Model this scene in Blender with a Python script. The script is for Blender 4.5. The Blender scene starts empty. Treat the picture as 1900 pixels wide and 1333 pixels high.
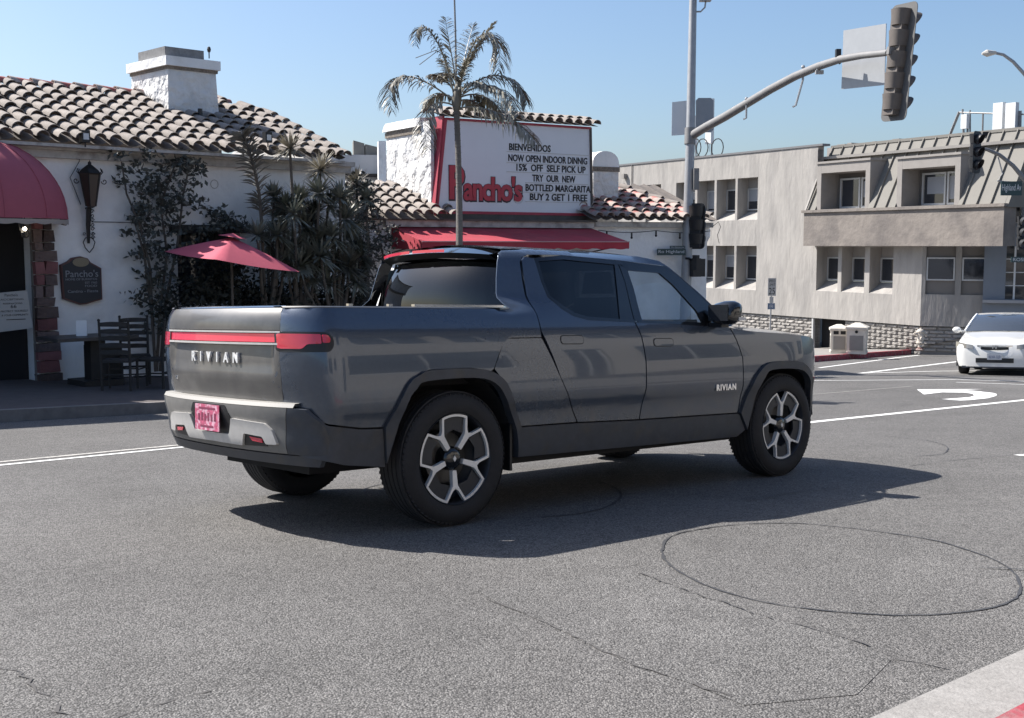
import bpy, bmesh, math, random
from math import radians as rad, sin, cos, tan, pi, sqrt, atan2
from mathutils import Vector as V, Matrix
from mathutils.geometry import delaunay_2d_cdt
random.seed(7)
sc = bpy.context.scene
COL = sc.collection
# ------------------------------------------------------------------ camera
F = 2181.34            # focal length in units of the 1900 px wide photograph
PITCH = 5.54
CAMZ = 1.282
cam = bpy.data.cameras.new("camera")
cam.lens = F / 1900 * 36; cam.sensor_width = 36; cam.clip_start = .05; cam.clip_end = 3000
co = bpy.data.objects.new("camera", cam); COL.objects.link(co)
co.location = (0, 0, CAMZ); co.rotation_euler = (rad(90 - PITCH), 0, 0)
sc.camera = co
# frame of the sloping street (x along the pick-up, y to its left, z off the asphalt)
Rdn = Matrix.Rotation(rad(-PITCH), 3, 'X')
TR = (Rdn @ Matrix.Rotation(.03398, 3, 'X') @ Matrix.Rotation(.73855, 3, 'Z'))
TT = Rdn @ V((-1.00441, 7.97655, -1.00812)) + V((0, 0, CAMZ))
TM = Matrix.Translation(TT) @ TR.to_4x4()
TN = TR @ V((0, 0, 1))
SUN = (TR @ V((-.451, .812, 1.0))).normalized()      # towards the sun
# ------------------------------------------------------------------ light
w = bpy.data.worlds.new("World"); sc.world = w; w.use_nodes = True
nt = w.node_tree; bg = nt.nodes["Background"]
sky = nt.nodes.new("ShaderNodeTexSky"); sky.sky_type = 'NISHITA'; sky.sun_disc = False
sky.sun_elevation = math.asin(SUN.z); sky.sun_rotation = atan2(SUN.x, SUN.y)
sky.air_density = 1.0; sky.dust_density = 1.8; sky.ozone_density = 5.0; sky.altitude = 0
nt.links.new(sky.outputs[0], bg.inputs[0]); bg.inputs[1].default_value = .090
sl = bpy.data.lights.new("sun", 'SUN'); sl.energy = 5.0; sl.angle = rad(.53); sl.color = (1, .955, .90)
so = bpy.data.objects.new("sun", sl); COL.objects.link(so)
so.rotation_euler = SUN.to_track_quat('Z', 'Y').to_euler()
sc.view_settings.view_transform = 'Standard'; sc.view_settings.look = 'None'
sc.view_settings.gamma = 1; sc.view_settings.use_curve_mapping = False
sc.view_settings.exposure = .88
sc.cycles.max_bounces = 6; sc.cycles.transparent_max_bounces = 12
# ------------------------------------------------------------------ helpers
def ray(px, py):
    return (Rdn @ V(((px - 950) / F, 1, -(py - 666.5) / F)))
def at(px, py, d):
    return V((0, 0, CAMZ)) + ray(px, py) * d
def gnd(px, py, h=0.0):
    """point of the street plane (street frame x, y)"""
    o = TR.transposed() @ (V((0, 0, CAMZ)) - TT); d = TR.transposed() @ ray(px, py)
    t = (h - o.z) / d.z
    p = o + d * t
    return (p.x, p.y)
def gw(x, y, h=0.0): return TM @ V((x, y, h))
def zroad(x, y):
    """world height of the street under a world x, y"""
    return TT.z - (TN.x * (x - TT.x) + TN.y * (y - TT.y)) / TN.z
class MB:
    def __init__(s): s.v = []; s.f = []
    def add(s, vs, fs):
        n = len(s.v); s.v += [V(a) for a in vs]; s.f += [tuple(i + n for i in f) for f in fs]; return s
    def box(s, a, b, M=None, taper=1.0):
        x0, y0, z0 = a; x1, y1, z1 = b
        cx, cy = (x0 + x1) / 2, (y0 + y1) / 2
        vs = [(x0, y0, z0), (x1, y0, z0), (x1, y1, z0), (x0, y1, z0)] + [(cx + (x - cx) * taper, cy + (y - cy) * taper, z1) for x, y in ((x0, y0), (x1, y0), (x1, y1), (x0, y1))]
        if M is not None: vs = [M @ V(q) for q in vs]
        return s.add(vs, [(3, 2, 1, 0), (4, 5, 6, 7), (0, 1, 5, 4), (1, 2, 6, 5), (2, 3, 7, 6), (3, 0, 4, 7)])
    def prism(s, poly, fn0, fn1):
        n = len(poly); vs = [fn0(*p) for p in poly] + [fn1(*p) for p in poly]
        return s.add(vs, [tuple(range(n))[::-1], tuple(range(n, 2 * n))] + [(i, (i + 1) % n, n + (i + 1) % n, n + i) for i in range(n)])
    def tube(s, pts, r, n=8, cap=True):
        pts = [V(p) for p in pts]; R = r if isinstance(r, (list, tuple)) else [r] * len(pts)
        base = len(s.v); up = None
        for i, p in enumerate(pts):
            t = (pts[min(i + 1, len(pts) - 1)] - pts[max(i - 1, 0)]).normalized()
            if up is None: up = V((0, 0, 1)) if abs(t.z) < .9 else V((1, 0, 0))
            a = t.cross(up).normalized(); b = a.cross(t).normalized(); up = b
            for k in range(n):
                g = 2 * pi * k / n; s.v.append(p + (a * cos(g) + b * sin(g)) * R[i])
        for i in range(len(pts) - 1):
            for k in range(n):
                q = base + i * n; s.f.append((q + k, q + (k + 1) % n, q + n + (k + 1) % n, q + n + k))
        if cap:
            s.f.append(tuple(base + k for k in range(n))[::-1]); s.f.append(tuple(base + (len(pts) - 1) * n + k for k in range(n)))
        return s
    def lathe(s, prof, n=24, M=None, a0=0, a1=2 * pi):
        """profile [(r, z)] spun about z"""
        base = len(s.v); full = abs(a1 - a0 - 2 * pi) < 1e-6; m = n if full else n + 1
        for k in range(m):
            g = a0 + (a1 - a0) * k / n
            for r, z in prof:
                p = V((r * cos(g), r * sin(g), z)); s.v.append(M @ p if M is not None else p)
        L = len(prof)
        for k in range(n):
            a = base + k * L; b = base + ((k + 1) % m) * L
            for i in range(L - 1): s.f.append((a + i, b + i, b + i + 1, a + i + 1))
        return s
    def ball(s, c, r, n=10, sc_=(1, 1, 1)):
        m = max(4, n // 2); prof = [(sin(pi * i / m), -cos(pi * i / m)) for i in range(m + 1)]
        M = Matrix.Translation(V(c)) @ Matrix.Diagonal((r * sc_[0], r * sc_[1], r * sc_[2], 1))
        return s.lathe(prof, n, M)
def obj(name, mb, m, parent=None, smooth=False, M=None, angle=35):
    me = bpy.data.meshes.new(name)
    me.from_pydata([tuple(v) for v in mb.v], [], mb.f)
    bm = bmesh.new(); bm.from_mesh(me)
    bmesh.ops.remove_doubles(bm, verts=bm.verts, dist=1e-5)
    bmesh.ops.recalc_face_normals(bm, faces=bm.faces)
    if smooth:
        for f in bm.faces: f.smooth = True
        ca = rad(angle)
        for e in bm.edges:
            if len(e.link_faces) == 2 and e.calc_face_angle(0) > ca: e.smooth = False
    bm.to_mesh(me); bm.free()
    if isinstance(m, (list, tuple)):
        for q in m: me.materials.append(q)
    else: me.materials.append(m)
    o = bpy.data.objects.new(name, me); COL.objects.link(o)
    if parent is not None: o.parent = parent
    if M is not None: o.matrix_local = M
    return o
def empty(name, M, label=None, cat=None, group=None):
    o = bpy.data.objects.new(name, None); COL.objects.link(o); o.empty_display_size = .2
    o.matrix_local = M if isinstance(M, Matrix) else Matrix.Translation(V(M))
    return tag(o, label, cat, group)
def tag(o, label=None, cat=None, group=None, kind=None):
    if label: o["label"] = label
    if cat: o["category"] = cat
    if group: o["group"] = group
    if kind: o["kind"] = kind
    return o
def copyo(o, parent, M):
    c = o.copy(); COL.objects.link(c); c.parent = parent; c.matrix_local = M; return c
def kids(o): return [c for c in bpy.data.objects if c.parent == o]
def copy_tree(o, M, parent=None):
    c = o.copy(); COL.objects.link(c); c.parent = parent; c.matrix_local = M
    for k in kids(o): copy_tree(k, k.matrix_basis.copy(), c)
    return c
def text(name, s, size, m, parent, M, extrude=.005, offset=0, sx=1, spacing=1, align='CENTER', shear=0, bevel=0):
    cu = bpy.data.curves.new(name, 'FONT'); cu.body = s; cu.size = size; cu.extrude = extrude
    cu.offset = offset; cu.align_x = align; cu.align_y = 'BOTTOM_BASELINE' if False else 'CENTER'; cu.space_character = spacing; cu.shear = shear
    cu.resolution_u = 3; cu.bevel_depth = bevel
    t = bpy.data.objects.new(name, cu); COL.objects.link(t)
    dg = bpy.context.evaluated_depsgraph_get(); dg.update()
    me = bpy.data.meshes.new_from_object(t.evaluated_get(dg)); bpy.data.objects.remove(t); bpy.data.curves.remove(cu)
    me.materials.clear(); me.materials.append(m); me.name = name
    o = bpy.data.objects.new(name, me); COL.objects.link(o)
    if parent is not None: o.parent = parent
    o.matrix_local = M @ Matrix.Diagonal((sx, 1, 1, 1))
    return o
def loc(x, y, z): return Matrix.Translation((x, y, z))
def rot(a, ax): return Matrix.Rotation(rad(a), 4, ax)
FRONT = rot(90, 'X')      # text plane xy -> xz, facing -y
# ------------------------------------------------------------------ materials
MATS = {}
def mat(name, c, rough=.7, metal=0.0, var=0.0, vs=3.0, bump=0.0, bs=30.0, coat=0.0, spec=.5, detail=4, c2=None, c2s=2.0, c2t=(.45, .6), rand=0.0, coords='Object', emit=None, coat_r=.03, stretch=None):
    if name in MATS: return MATS[name]
    m = bpy.data.materials.new(name); m.use_nodes = True; t = m.node_tree; b = t.nodes["Principled BSDF"]
    N = t.nodes.new; Lk = t.links.new
    b.inputs["Roughness"].default_value = rough; b.inputs["Metallic"].default_value = metal
    b.inputs["Coat Weight"].default_value = coat; b.inputs["Coat Roughness"].default_value = coat_r
    b.inputs["Specular IOR Level"].default_value = spec
    tc = N("ShaderNodeTexCoord"); src = tc.outputs[coords]
    if stretch:
        mp = N("ShaderNodeMapping"); mp.inputs["Scale"].default_value = stretch; Lk(src, mp.inputs[0]); src = mp.outputs[0]
    col = None
    if c2 or var or rand:
        rgb = N("ShaderNodeRGB"); rgb.outputs[0].default_value = (*c, 1); col = rgb.outputs[0]
    if c2:
        n = N("ShaderNodeTexNoise"); n.inputs["Scale"].default_value = c2s; n.inputs["Detail"].default_value = 6; Lk(src, n.inputs["Vector"])
        r = N("ShaderNodeMapRange"); r.inputs["From Min"].default_value = c2t[0]; r.inputs["From Max"].default_value = c2t[1]; Lk(n.outputs["Fac"], r.inputs["Value"])
        mx = N("ShaderNodeMix"); mx.data_type = 'RGBA'; Lk(r.outputs[0], mx.inputs["Factor"]); Lk(col, mx.inputs["A"]); mx.inputs["B"].default_value = (*c2, 1); col = mx.outputs["Result"]
    if var or rand:
        hs = N("ShaderNodeHueSaturation"); Lk(col, hs.inputs["Color"])
        vv = N("ShaderNodeMath"); vv.operation = 'ADD'; vv.inputs[0].default_value = 1.0; vv.inputs[1].default_value = 0
        if var:
            n = N("ShaderNodeTexNoise"); n.inputs["Scale"].default_value = vs; n.inputs["Detail"].default_value = detail; n.inputs["Roughness"].default_value = .65; Lk(src, n.inputs["Vector"])
            r = N("ShaderNodeMapRange"); r.inputs["From Min"].default_value = .25; r.inputs["From Max"].default_value = .75; r.inputs["To Min"].default_value = 1 - var; r.inputs["To Max"].default_value = 1 + var; Lk(n.outputs["Fac"], r.inputs["Value"]); Lk(r.outputs[0], vv.inputs[0])
        if rand:
            oi = N("ShaderNodeObjectInfo"); r2 = N("ShaderNodeMapRange"); r2.inputs["To Min"].default_value = -rand; r2.inputs["To Max"].default_value = rand; Lk(oi.outputs["Random"], r2.inputs["Value"]); Lk(r2.outputs[0], vv.inputs[1])
        Lk(vv.outputs[0], hs.inputs["Value"]); col = hs.outputs[0]
    if col is not None: Lk(col, b.inputs["Base Color"])
    else: b.inputs["Base Color"].default_value = (*c, 1)
    if bump:
        n = N("ShaderNodeTexNoise"); n.inputs["Scale"].default_value = bs; n.inputs["Detail"].default_value = 3; Lk(src, n.inputs["Vector"])
        bp = N("ShaderNodeBump"); bp.inputs["Strength"].default_value = 1; bp.inputs["Distance"].default_value = bump; Lk(n.outputs["Fac"], bp.inputs["Height"]); Lk(bp.outputs[0], b.inputs["Normal"])
    if emit: b.inputs["Emission Color"].default_value = (*emit[0], 1); b.inputs["Emission Strength"].default_value = emit[1]
    MATS[name] = m; return m
def glass(name, tint, rough=.01, trans=.6):
    if name in MATS: return MATS[name]
    m = bpy.data.materials.new(name); m.use_nodes = True; t = m.node_tree
    for n in list(t.nodes): t.nodes.remove(n)
    N = t.nodes.new; out = N("ShaderNodeOutputMaterial"); tr = N("ShaderNodeBsdfTransparent"); tr.inputs[0].default_value = (*[c * trans for c in tint], 1)
    gl = N("ShaderNodeBsdfGlossy"); gl.inputs["Roughness"].default_value = rough; gl.inputs[0].default_value = (1, 1, 1, 1)
    fr = N("ShaderNodeLayerWeight"); pw = N("ShaderNodeMath"); pw.operation = "POWER"; pw.inputs[1].default_value = 4.0; t.links.new(fr.outputs["Facing"], pw.inputs[0])
    mr = N("ShaderNodeMapRange"); mr.inputs["To Min"].default_value = .05; mr.inputs["To Max"].default_value = 1.0
    mx = N("ShaderNodeMixShader"); L = t.links.new
    L(pw.outputs[0], mr.inputs["Value"]); L(mr.outputs[0], mx.inputs[0]); L(tr.outputs[0], mx.inputs[1]); L(gl.outputs[0], mx.inputs[2]); L(mx.outputs[0], out.inputs[0])
    MATS[name] = m; return m
def asphalt():
    m = bpy.data.materials.new("asphalt"); m.use_nodes = True; t = m.node_tree; b = t.nodes["Principled BSDF"]; N = t.nodes.new; L = t.links.new
    tc = N("ShaderNodeTexCoord"); s = tc.outputs["Object"]
    def noise(sc_, d=3, r=.6):
        n = N("ShaderNodeTexNoise"); n.inputs["Scale"].default_value = sc_; n.inputs["Detail"].default_value = d; n.inputs["Roughness"].default_value = r; L(s, n.inputs["Vector"]); return n.outputs["Fac"]
    def rng(x, a, b_, c, d):
        n = N("ShaderNodeMapRange"); L(x, n.inputs["Value"]); [setattr(n.inputs[k], "default_value", v) for k, v in zip(("From Min", "From Max", "To Min", "To Max"), (a, b_, c, d))]; return n.outputs[0]
    def mul(a, b_):
        n = N("ShaderNodeMath"); n.operation = 'MULTIPLY'; L(a, n.inputs[0]); L(b_, n.inputs[1]); return n.outputs[0]
    vo = N("ShaderNodeTexVoronoi"); vo.inputs["Scale"].default_value = 125; L(s, vo.inputs["Vector"])
    sep = N("ShaderNodeSeparateColor"); L(vo.outputs["Color"], sep.inputs[0])
    stones = rng(sep.outputs[0], 0, 1, .46, 1.58)
    gaps = rng(vo.outputs["Distance"], .0, .7, 1.12, .5)
    fine = rng(noise(240, 2), .3, .7, .78, 1.22)
    mid = rng(noise(9, 5, .7), .3, .7, .90, 1.10)
    big = rng(noise(.55, 6, .65), .3, .7, .80, 1.16)
    huge = rng(noise(.12, 3), .35, .65, .92, 1.06)
    stain = rng(noise(1.1, 5, .6), .60, .74, 1.0, .80)
    g = mul(mul(mul(mul(stones, gaps), mul(fine, mid)), mul(big, huge)), stain)
    cm = N("ShaderNodeMix"); cm.data_type = 'RGBA'; cm.inputs["Factor"].default_value = 1; cm.blend_type = 'MULTIPLY'
    cc = N("ShaderNodeCombineColor"); [L(g, cc.inputs[i]) for i in range(3)]
    L(cc.outputs[0], cm.inputs["A"]); cm.inputs["B"].default_value = (.196, .1885, .1795, 1); L(cm.outputs["Result"], b.inputs["Base Color"])
    b.inputs["Roughness"].default_value = .86; b.inputs["Specular IOR Level"].default_value = .35
    bp = N("ShaderNodeBump"); bp.inputs["Distance"].default_value = .006; bp.inputs["Strength"].default_value = .8
    hh = N("ShaderNodeMath"); hh.operation = 'ADD'; L(rng(vo.outputs["Distance"], 0, .7, 1, 0), hh.inputs[0]); L(rng(noise(60, 3), 0, 1, 0, 1), hh.inputs[1])
    L(hh.outputs[0], bp.inputs["Height"]); L(bp.outputs[0], b.inputs["Normal"])
    return m
ASPH = asphalt()
m_paint = mat("pickup paint", (.058, .078, .112), .24, .5, var=.08, vs=40, coat=1, coat_r=.02, spec=.5, bump=0)
_t = m_paint.node_tree; _b = _t.nodes["Principled BSDF"]; _N = _t.nodes.new; _L = _t.links.new
_tc = _N("ShaderNodeTexCoord"); _sx = _N("ShaderNodeSeparateXYZ"); _L(_tc.outputs["Object"], _sx.inputs[0])
_mr = _N("ShaderNodeMapRange"); _mr.inputs["From Min"].default_value = .95; _mr.inputs["From Max"].default_value = .45; _mr.inputs["To Max"].default_value = .75; _L(_sx.outputs["Z"], _mr.inputs["Value"])
_no = _N("ShaderNodeTexNoise"); _no.inputs["Scale"].default_value = 7; _no.inputs["Detail"].default_value = 8; _no.inputs["Roughness"].default_value = .7; _L(_tc.outputs["Object"], _no.inputs["Vector"])
_m2 = _N("ShaderNodeMapRange"); _m2.inputs["From Min"].default_value = .38; _m2.inputs["From Max"].default_value = .72; _L(_no.outputs["Fac"], _m2.inputs["Value"])
_mm = _N("ShaderNodeMath"); _mm.operation = 'MULTIPLY'; _L(_mr.outputs[0], _mm.inputs[0]); _L(_m2.outputs[0], _mm.inputs[1])
_ad = _N("ShaderNodeMath"); _ad.operation = 'MULTIPLY_ADD'; _L(_m2.outputs[0], _ad.inputs[0]); _ad.inputs[1].default_value = .07; _L(_mm.outputs[0], _ad.inputs[2])
_mx = _N("ShaderNodeMix"); _mx.data_type = 'RGBA'; _src = _b.inputs["Base Color"].links[0].from_socket
_L(_ad.outputs[0], _mx.inputs["Factor"]); _L(_src, _mx.inputs["A"]); _mx.inputs["B"].default_value = (.15, .14, .125, 1); _L(_mx.outputs["Result"], _b.inputs["Base Color"])
_ra = _N("ShaderNodeMapRange"); _ra.inputs["To Min"].default_value = .02; _ra.inputs["To Max"].default_value = .35; _L(_ad.outputs[0], _ra.inputs["Value"]); _L(_ra.outputs[0], _b.inputs["Coat Roughness"])
m_paintdirty = mat("dusty pickup paint", (.085, .082, .078), .42, .15, var=.12, vs=6, coat=.5, coat_r=.12, c2=(.115, .11, .103), c2s=5)
m_clad = mat("grey cladding", (.040, .046, .058), .5, 0, var=.2, vs=12, c2=(.055, .054, .053), c2s=9, c2t=(.5, .75))
m_black = mat("black plastic", (.010, .011, .013), .45)
m_gloss = mat("gloss black", (.008, .009, .011), .06, 0, coat=.6)
m_rubber = mat("tyre rubber", (.018, .018, .020), .8, bump=.002, bs=90, var=.2, vs=14)
m_silver = mat("machined alloy", (.74, .74, .73), .42, .3)
m_rimdark = mat("dark wheel insert", (.030, .033, .040), .42, .2)
m_bumper = mat("satin silver bumper", (.54, .525, .50), .45, .3, var=.08, vs=20)
m_bumpgrey = mat("dusty grey bumper", (.17, .165, .155), .55, .1, var=.15, vs=10)
m_chrome = mat("chrome", (.75, .77, .8), .12, 1)
m_red = mat("red lens", (.60, .028, .060), .18, 0, coat=.8)
m_redbar = mat("red light bar", (.62, .05, .085), .22, 0, coat=.8, emit=((1, .05, .10), .12))
m_white = mat("white paint", (.75, .75, .74), .5)
m_line = mat("road paint", (.74, .735, .71), .7, var=.12, vs=30, c2=(.42, .41, .40), c2s=16, c2t=(.58, .74))
m_lineold = mat("worn road paint", (.48, .46, .42), .8, var=.15, vs=30, c2=(.29, .28, .26), c2s=20, c2t=(.45, .6))
m_stucco = mat("white stucco", (.83, .83, .82), .9, var=.07, vs=1.6, bump=.02, bs=7, c2=(.58, .565, .54), c2s=1.3, c2t=(.52, .8))
m_stuccorough = mat("rough white stucco", (.68, .675, .66), .9, var=.08, vs=3, bump=.16, bs=3.2, c2=(.55, .53, .50), c2s=2.4, c2t=(.55, .75))
m_trim = mat("aged white trim", (.46, .44, .41), .85, var=.2, vs=6, c2=(.25, .23, .21), c2s=5, c2t=(.5, .72))
m_tile = mat("clay roof tile", (.27, .236, .208), .85, var=.22, vs=9, rand=.11, bump=.006, bs=60, c2=(.27, .19, .16), c2s=2.2, c2t=(.52, .7))
m_tilered = mat("red flecked roof tile", (.33, .28, .25), .85, var=.2, vs=9, rand=.2, c2=(.36, .105, .09), c2s=2.6, c2t=(.49, .57))
m_tiledark = mat("weathered tile underlay", (.15, .13, .115), .95, var=.25, vs=10)
m_awn = mat("red awning canvas", (.38, .035, .055), .8, var=.14, vs=2.2, c2=(.34, .045, .06), c2s=1.4)
m_awnfront = mat("red dome awning canvas", (.36, .085, .115), .75, var=.06, vs=4)
m_umb = mat("red umbrella canvas", (.48, .085, .125), .8, var=.05, vs=5)
m_wood = mat("dark wood", (.022, .020, .019), .6, var=.2, vs=14)
m_iron = mat("black iron", (.018, .017, .016), .55, var=.3, vs=20)
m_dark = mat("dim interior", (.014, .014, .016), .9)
m_conc = mat("sidewalk concrete", (.25, .236, .218), .9, var=.12, vs=3, bump=.004, bs=80, c2=(.22, .21, .195), c2s=1.5, c2t=(.5, .7))
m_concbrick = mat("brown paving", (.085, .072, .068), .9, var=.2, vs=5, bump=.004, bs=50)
m_kerb = mat("grey kerb", (.17, .155, .145), .9, var=.25, vs=6)
m_kerbred = mat("red kerb paint", (.30, .045, .06), .8, var=.25, vs=8, c2=(.24, .19, .18), c2s=9, c2t=(.52, .66), bump=.004, bs=60)
m_grey = mat("beige grey stucco", (.345, .325, .300), .92, var=.12, vs=2.2, bump=.03, bs=5, c2=(.27, .256, .24), c2s=1.6, c2t=(.42, .70), stretch=(1, 1, .3))
m_greyband = mat("brown grey stucco band", (.215, .19, .168), .92, var=.10, vs=3, c2=(.15, .133, .122), c2s=1.1, c2t=(.45, .65), bump=.02, bs=6)
m_roofmetal = mat("standing seam metal", (.185, .175, .155), .8, 0, var=.06, vs=3)
m_dormer = mat("dormer trim", (.27, .25, .23), .8, var=.08, vs=4)
m_block = mat("split face block", (.33, .31, .285), .92, var=.12, vs=7, rand=.12, bump=.03, bs=18)
m_mortar = mat("mortar", (.22, .205, .19), .95)
m_winframe = mat("aluminium window frame", (.50, .50, .49), .5, .2)
m_winglass = mat("office window glass", (.03, .034, .042), .06, 0, coat=.5, spec=.6)
m_blind = mat("roller blind", (.30, .31, .33), .85)
m_pole = mat("galvanised pole", (.33, .335, .34), .5, .35, var=.12, vs=5)
m_poledark = mat("painted signal pole", (.21, .205, .20), .55, .2, var=.12, vs=5)
m_signal = mat("brown grey signal housing", (.115, .098, .085), .6, var=.15, vs=9)
m_sigblack = mat("black signal housing", (.014, .014, .016), .5)
m_signback = mat("sign back aluminium", (.28, .29, .30), .5, .3, var=.05, vs=6)
m_panel = mat("billboard face", (.68, .70, .73), .45, var=.025, vs=2)
m_billred = mat("billboard red trim", (.36, .04, .065), .6, var=.12, vs=8)
m_letter = mat("black letter", (.012, .012, .014), .6)
m_logo = mat("logo red", (.42, .035, .055), .5)
m_navy = mat("logo shadow", (.035, .03, .04), .6)
m_leaf = mat("shrub leaf", (.080, .088, .075), .6, var=.35, vs=6, rand=.25)
m_spike = mat("dracaena leaf", (.23, .24, .20), .5, var=.3, vs=5, rand=.2)
m_spikedry = mat("dry dracaena leaf", (.30, .275, .22), .6, var=.25, vs=5, rand=.2)
m_palm = mat("palm leaflet", (.24, .225, .18), .45, var=.25, vs=6, rand=.25)
m_bark = mat("palm bark", (.17, .155, .14), .9, var=.25, vs=7, bump=.01, bs=30, stretch=(1, 1, 6))
m_stem = mat("woody stem", (.11, .095, .08), .9, var=.3, vs=9)
m_stone = mat("doorway stone", (.125, .09, .083), .9, var=.25, vs=7, rand=.45, bump=.03, bs=14)
m_carwhite = mat("white car paint", (.72, .72, .70), .25, 0, coat=1)
m_beigebin = mat("beige litter bin concrete", (.58, .54, .47), .9, var=.1, vs=12, bump=.004, bs=60)
m_greensign = mat("green street sign", (.018, .05, .055), .45)
m_signwhite = mat("sign white", (.62, .63, .63), .5)
m_signgrey = mat("sign grey", (.38, .38, .37), .5)
m_blueb = mat("blue grey wall", (.20, .225, .26), .85, var=.06, vs=2)
g_front = glass("clear car glass", (.85, .9, .92), trans=.95)
g_dark = glass("privacy glass", (.4, .45, .5), trans=.10)
g_lamp = glass("lamp glass", (.8, .75, .65), trans=.7)
# ------------------------------------------------------------------ street
def sheet(name, pts, h, m, kind='structure', thick=0, parent=None):
    mb = MB()
    n = len(pts)
    if thick:
        mb.prism(pts, lambda x, y: gw(x, y, h - thick), lambda x, y: gw(x, y, h))
    else:
        mb.add([gw(x, y, h) for x, y in pts], [tuple(range(n))])
    o = obj(name, mb, m, parent); 
    if kind and parent is None: tag(o, kind=kind)
    return o
mb = MB(); Z = zroad
g = 420
gn = 8
vs = []; fs = []
for i in range(gn + 1):
    for j in range(gn + 1):
        x = -g + 2 * g * i / gn; y = -g + 2 * g * j / gn; vs.append((x, y, zroad(x, y)))
for i in range(gn):
    for j in range(gn):
        a = i * (gn + 1) + j; fs.append((a, a + gn + 1, a + gn + 2, a + 1))
road = obj('road', mb.add(vs, fs), m_asph if 'm_asph' in globals() else ASPH); tag(road, kind='structure', label='grey sunlit asphalt street sloping gently downhill')
L1, L2, L3 = .004, .008, .012
def strip(name, pxs, wid, m, h=L1, n=1, wob=0, label=None):
    """painted or cut line through picture points, constant width on the street"""
    P = [V((*gnd(*p), 0)) for p in pxs]
    Q = []
    for a, b in zip(P, P[1:]):
        k = max(1, int((b - a).length / (.06 if wob > .006 else .12) + .5)) if wob else 1
        for i in range(k): Q.append(a.lerp(b, i / k))
    Q.append(P[-1])
    if wob:
        Q = [q + V((random.uniform(-wob, wob), random.uniform(-wob, wob), 0)) for q in Q]
    mb = MB(); vs = []
    for i, q in enumerate(Q):
        d = (Q[min(i + 1, len(Q) - 1)] - Q[max(i - 1, 0)]).normalized(); nn = V((-d.y, d.x, 0)); ww = wid * (random.uniform(.35, 1.3) if wob else 1) / 2
        vs += [gw(*(q + nn * ww).xy, h), gw(*(q - nn * ww).xy, h)]
    mb.add(vs, [(2 * i, 2 * i + 1, 2 * i + 3, 2 * i + 2) for i in range(len(Q) - 1) if not (wob > .006 and random.random() < .22)])
    o = obj(name, mb, m); tag(o, kind='structure', label=label); return o
strip('centre_line', [(-260, 884.5), (0, 858), (380, 822)], .075, m_lineold, label='upper worn stripe of the double centre line')
strip('centre_line', [(-260, 890.5), (0, 864), (380, 826.5)], .075, m_line, label='lower stripe of the double centre line')
strip('lane_line', [(900, 852), (1520, 782.5), (1900, 743), (2300, 701)], .13, m_line, label='solid white lane line beyond the pick-up nose')
strip('lane_line', [(1520, 683), (1670, 663.5), (1705, 659.5)], .12, m_line)
strip('lane_line', [(1595, 693.5), (1785, 670.5), (1900, 656)], .15, m_line)
strip('crosswalk_line', [(1595, 693.5), (1740, 689.5), (1900, 688), (2300, 684)], .12, m_line, h=L2)
strip('crosswalk_line', [(1470, 707), (1772, 705), (1900, 708), (2300, 717)], .10, m_line)
strip('crosswalk_line', [(1774, 709.8), (1900, 714), (2300, 727)], .09, m_line)
strip('lane_line', [(1500, 733), (1692, 717.3)], .03, m_lineold)
arrow = [(1000, 738), (1560, 735.5), (1430, 741), (1330, 744.5), (1480, 750), (1640, 768), (1672, 778), (1668, 792), (1600, 812), (1440, 829), (1360, 832), (1210, 820), (1340, 812), (1440, 804), (1482, 792), (1470, 776), (1400, 765), (1210, 763), (1060, 781)]
sheet('turn_arrow', [gnd(1480 + x / 4.524, 560 + y / 4.524) for x, y in arrow], L1, m_line)
strip('lane_line', [(1888, 846), (2100, 834)], .11, m_line)
m_tar = mat("tar crack", (.045, .045, .047), .7); m_crack = mat("crack", (.085, .081, .078), .95)
def loop(name, cx, cy, pts, wid=.012, label=None):
    out = []
    for i in range(len(pts) - 1):
        p0, p1, p2, p3 = [V(pts[max(0, min(len(pts) - 1, j))]) for j in (i - 1, i, i + 1, i + 2)]
        for t in (0, .25, .5, .75): out.append(tuple(.5 * ((2 * p1) + (p2 - p0) * t + (2 * p0 - 5 * p1 + 4 * p2 - p3) * t * t + (3 * p1 - p0 - 3 * p2 + p3) * t ** 3)))
    strip(name, out + [pts[-1]], wid, m_tar, L1, wob=.004, label=label)
el = [(1228,1022),(1236,1003),(1262,990),(1310,981),(1370,974),(1430,972),(1490,972.5),(1560,979),(1640,989),(1730,1003),(1800,1023),(1850,1042),(1880,1063),(1893,1090),(1888,1107),(1864,1122),(1820,1132),(1757,1140),(1680,1143),(1590,1139),(1500,1131),(1410,1117),(1340,1098),(1285,1076),(1250,1055),(1232,1037),(1228,1022)]
loop('detector_loop', 0, 0, el, .016, 'dark sealed loop cut in the near lane')
el2 = [(1085,888),(1120,897),(1146,910),(1152,922),(1135,937),(1100,949),(1050,957),(980,961),(900,962),(830,958),(760,948),(705,934),(682,921),(676,910),(690,903),(712,899)]
loop('detector_loop', 0, 0, el2, .016)
loop('detector_loop', 0, 0, [(1640,810),(1700,815),(1745,824),(1759,833),(1748,843),(1700,847)], .012)
loop('detector_loop', 0, 0, [(1560,741),(1650,744),(1690,748),(1685,752),(1640,755)], .012)
strip('saw_cut', [(1690, 865), (1760, 856), (1890, 844)], .008, m_tar, L1, wob=.003)
strip('saw_cut', [(1815, 1055), (1990, 1063)], .016, m_tar, L2, wob=.003)
strip('saw_cut', [(1150, 917), (1380, 926), (1560, 905)], .010, m_tar, L2, wob=.003)
strip('saw_cut', [(1383, 930), (1440, 922)], .014, m_tar, L3, wob=.003)
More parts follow.
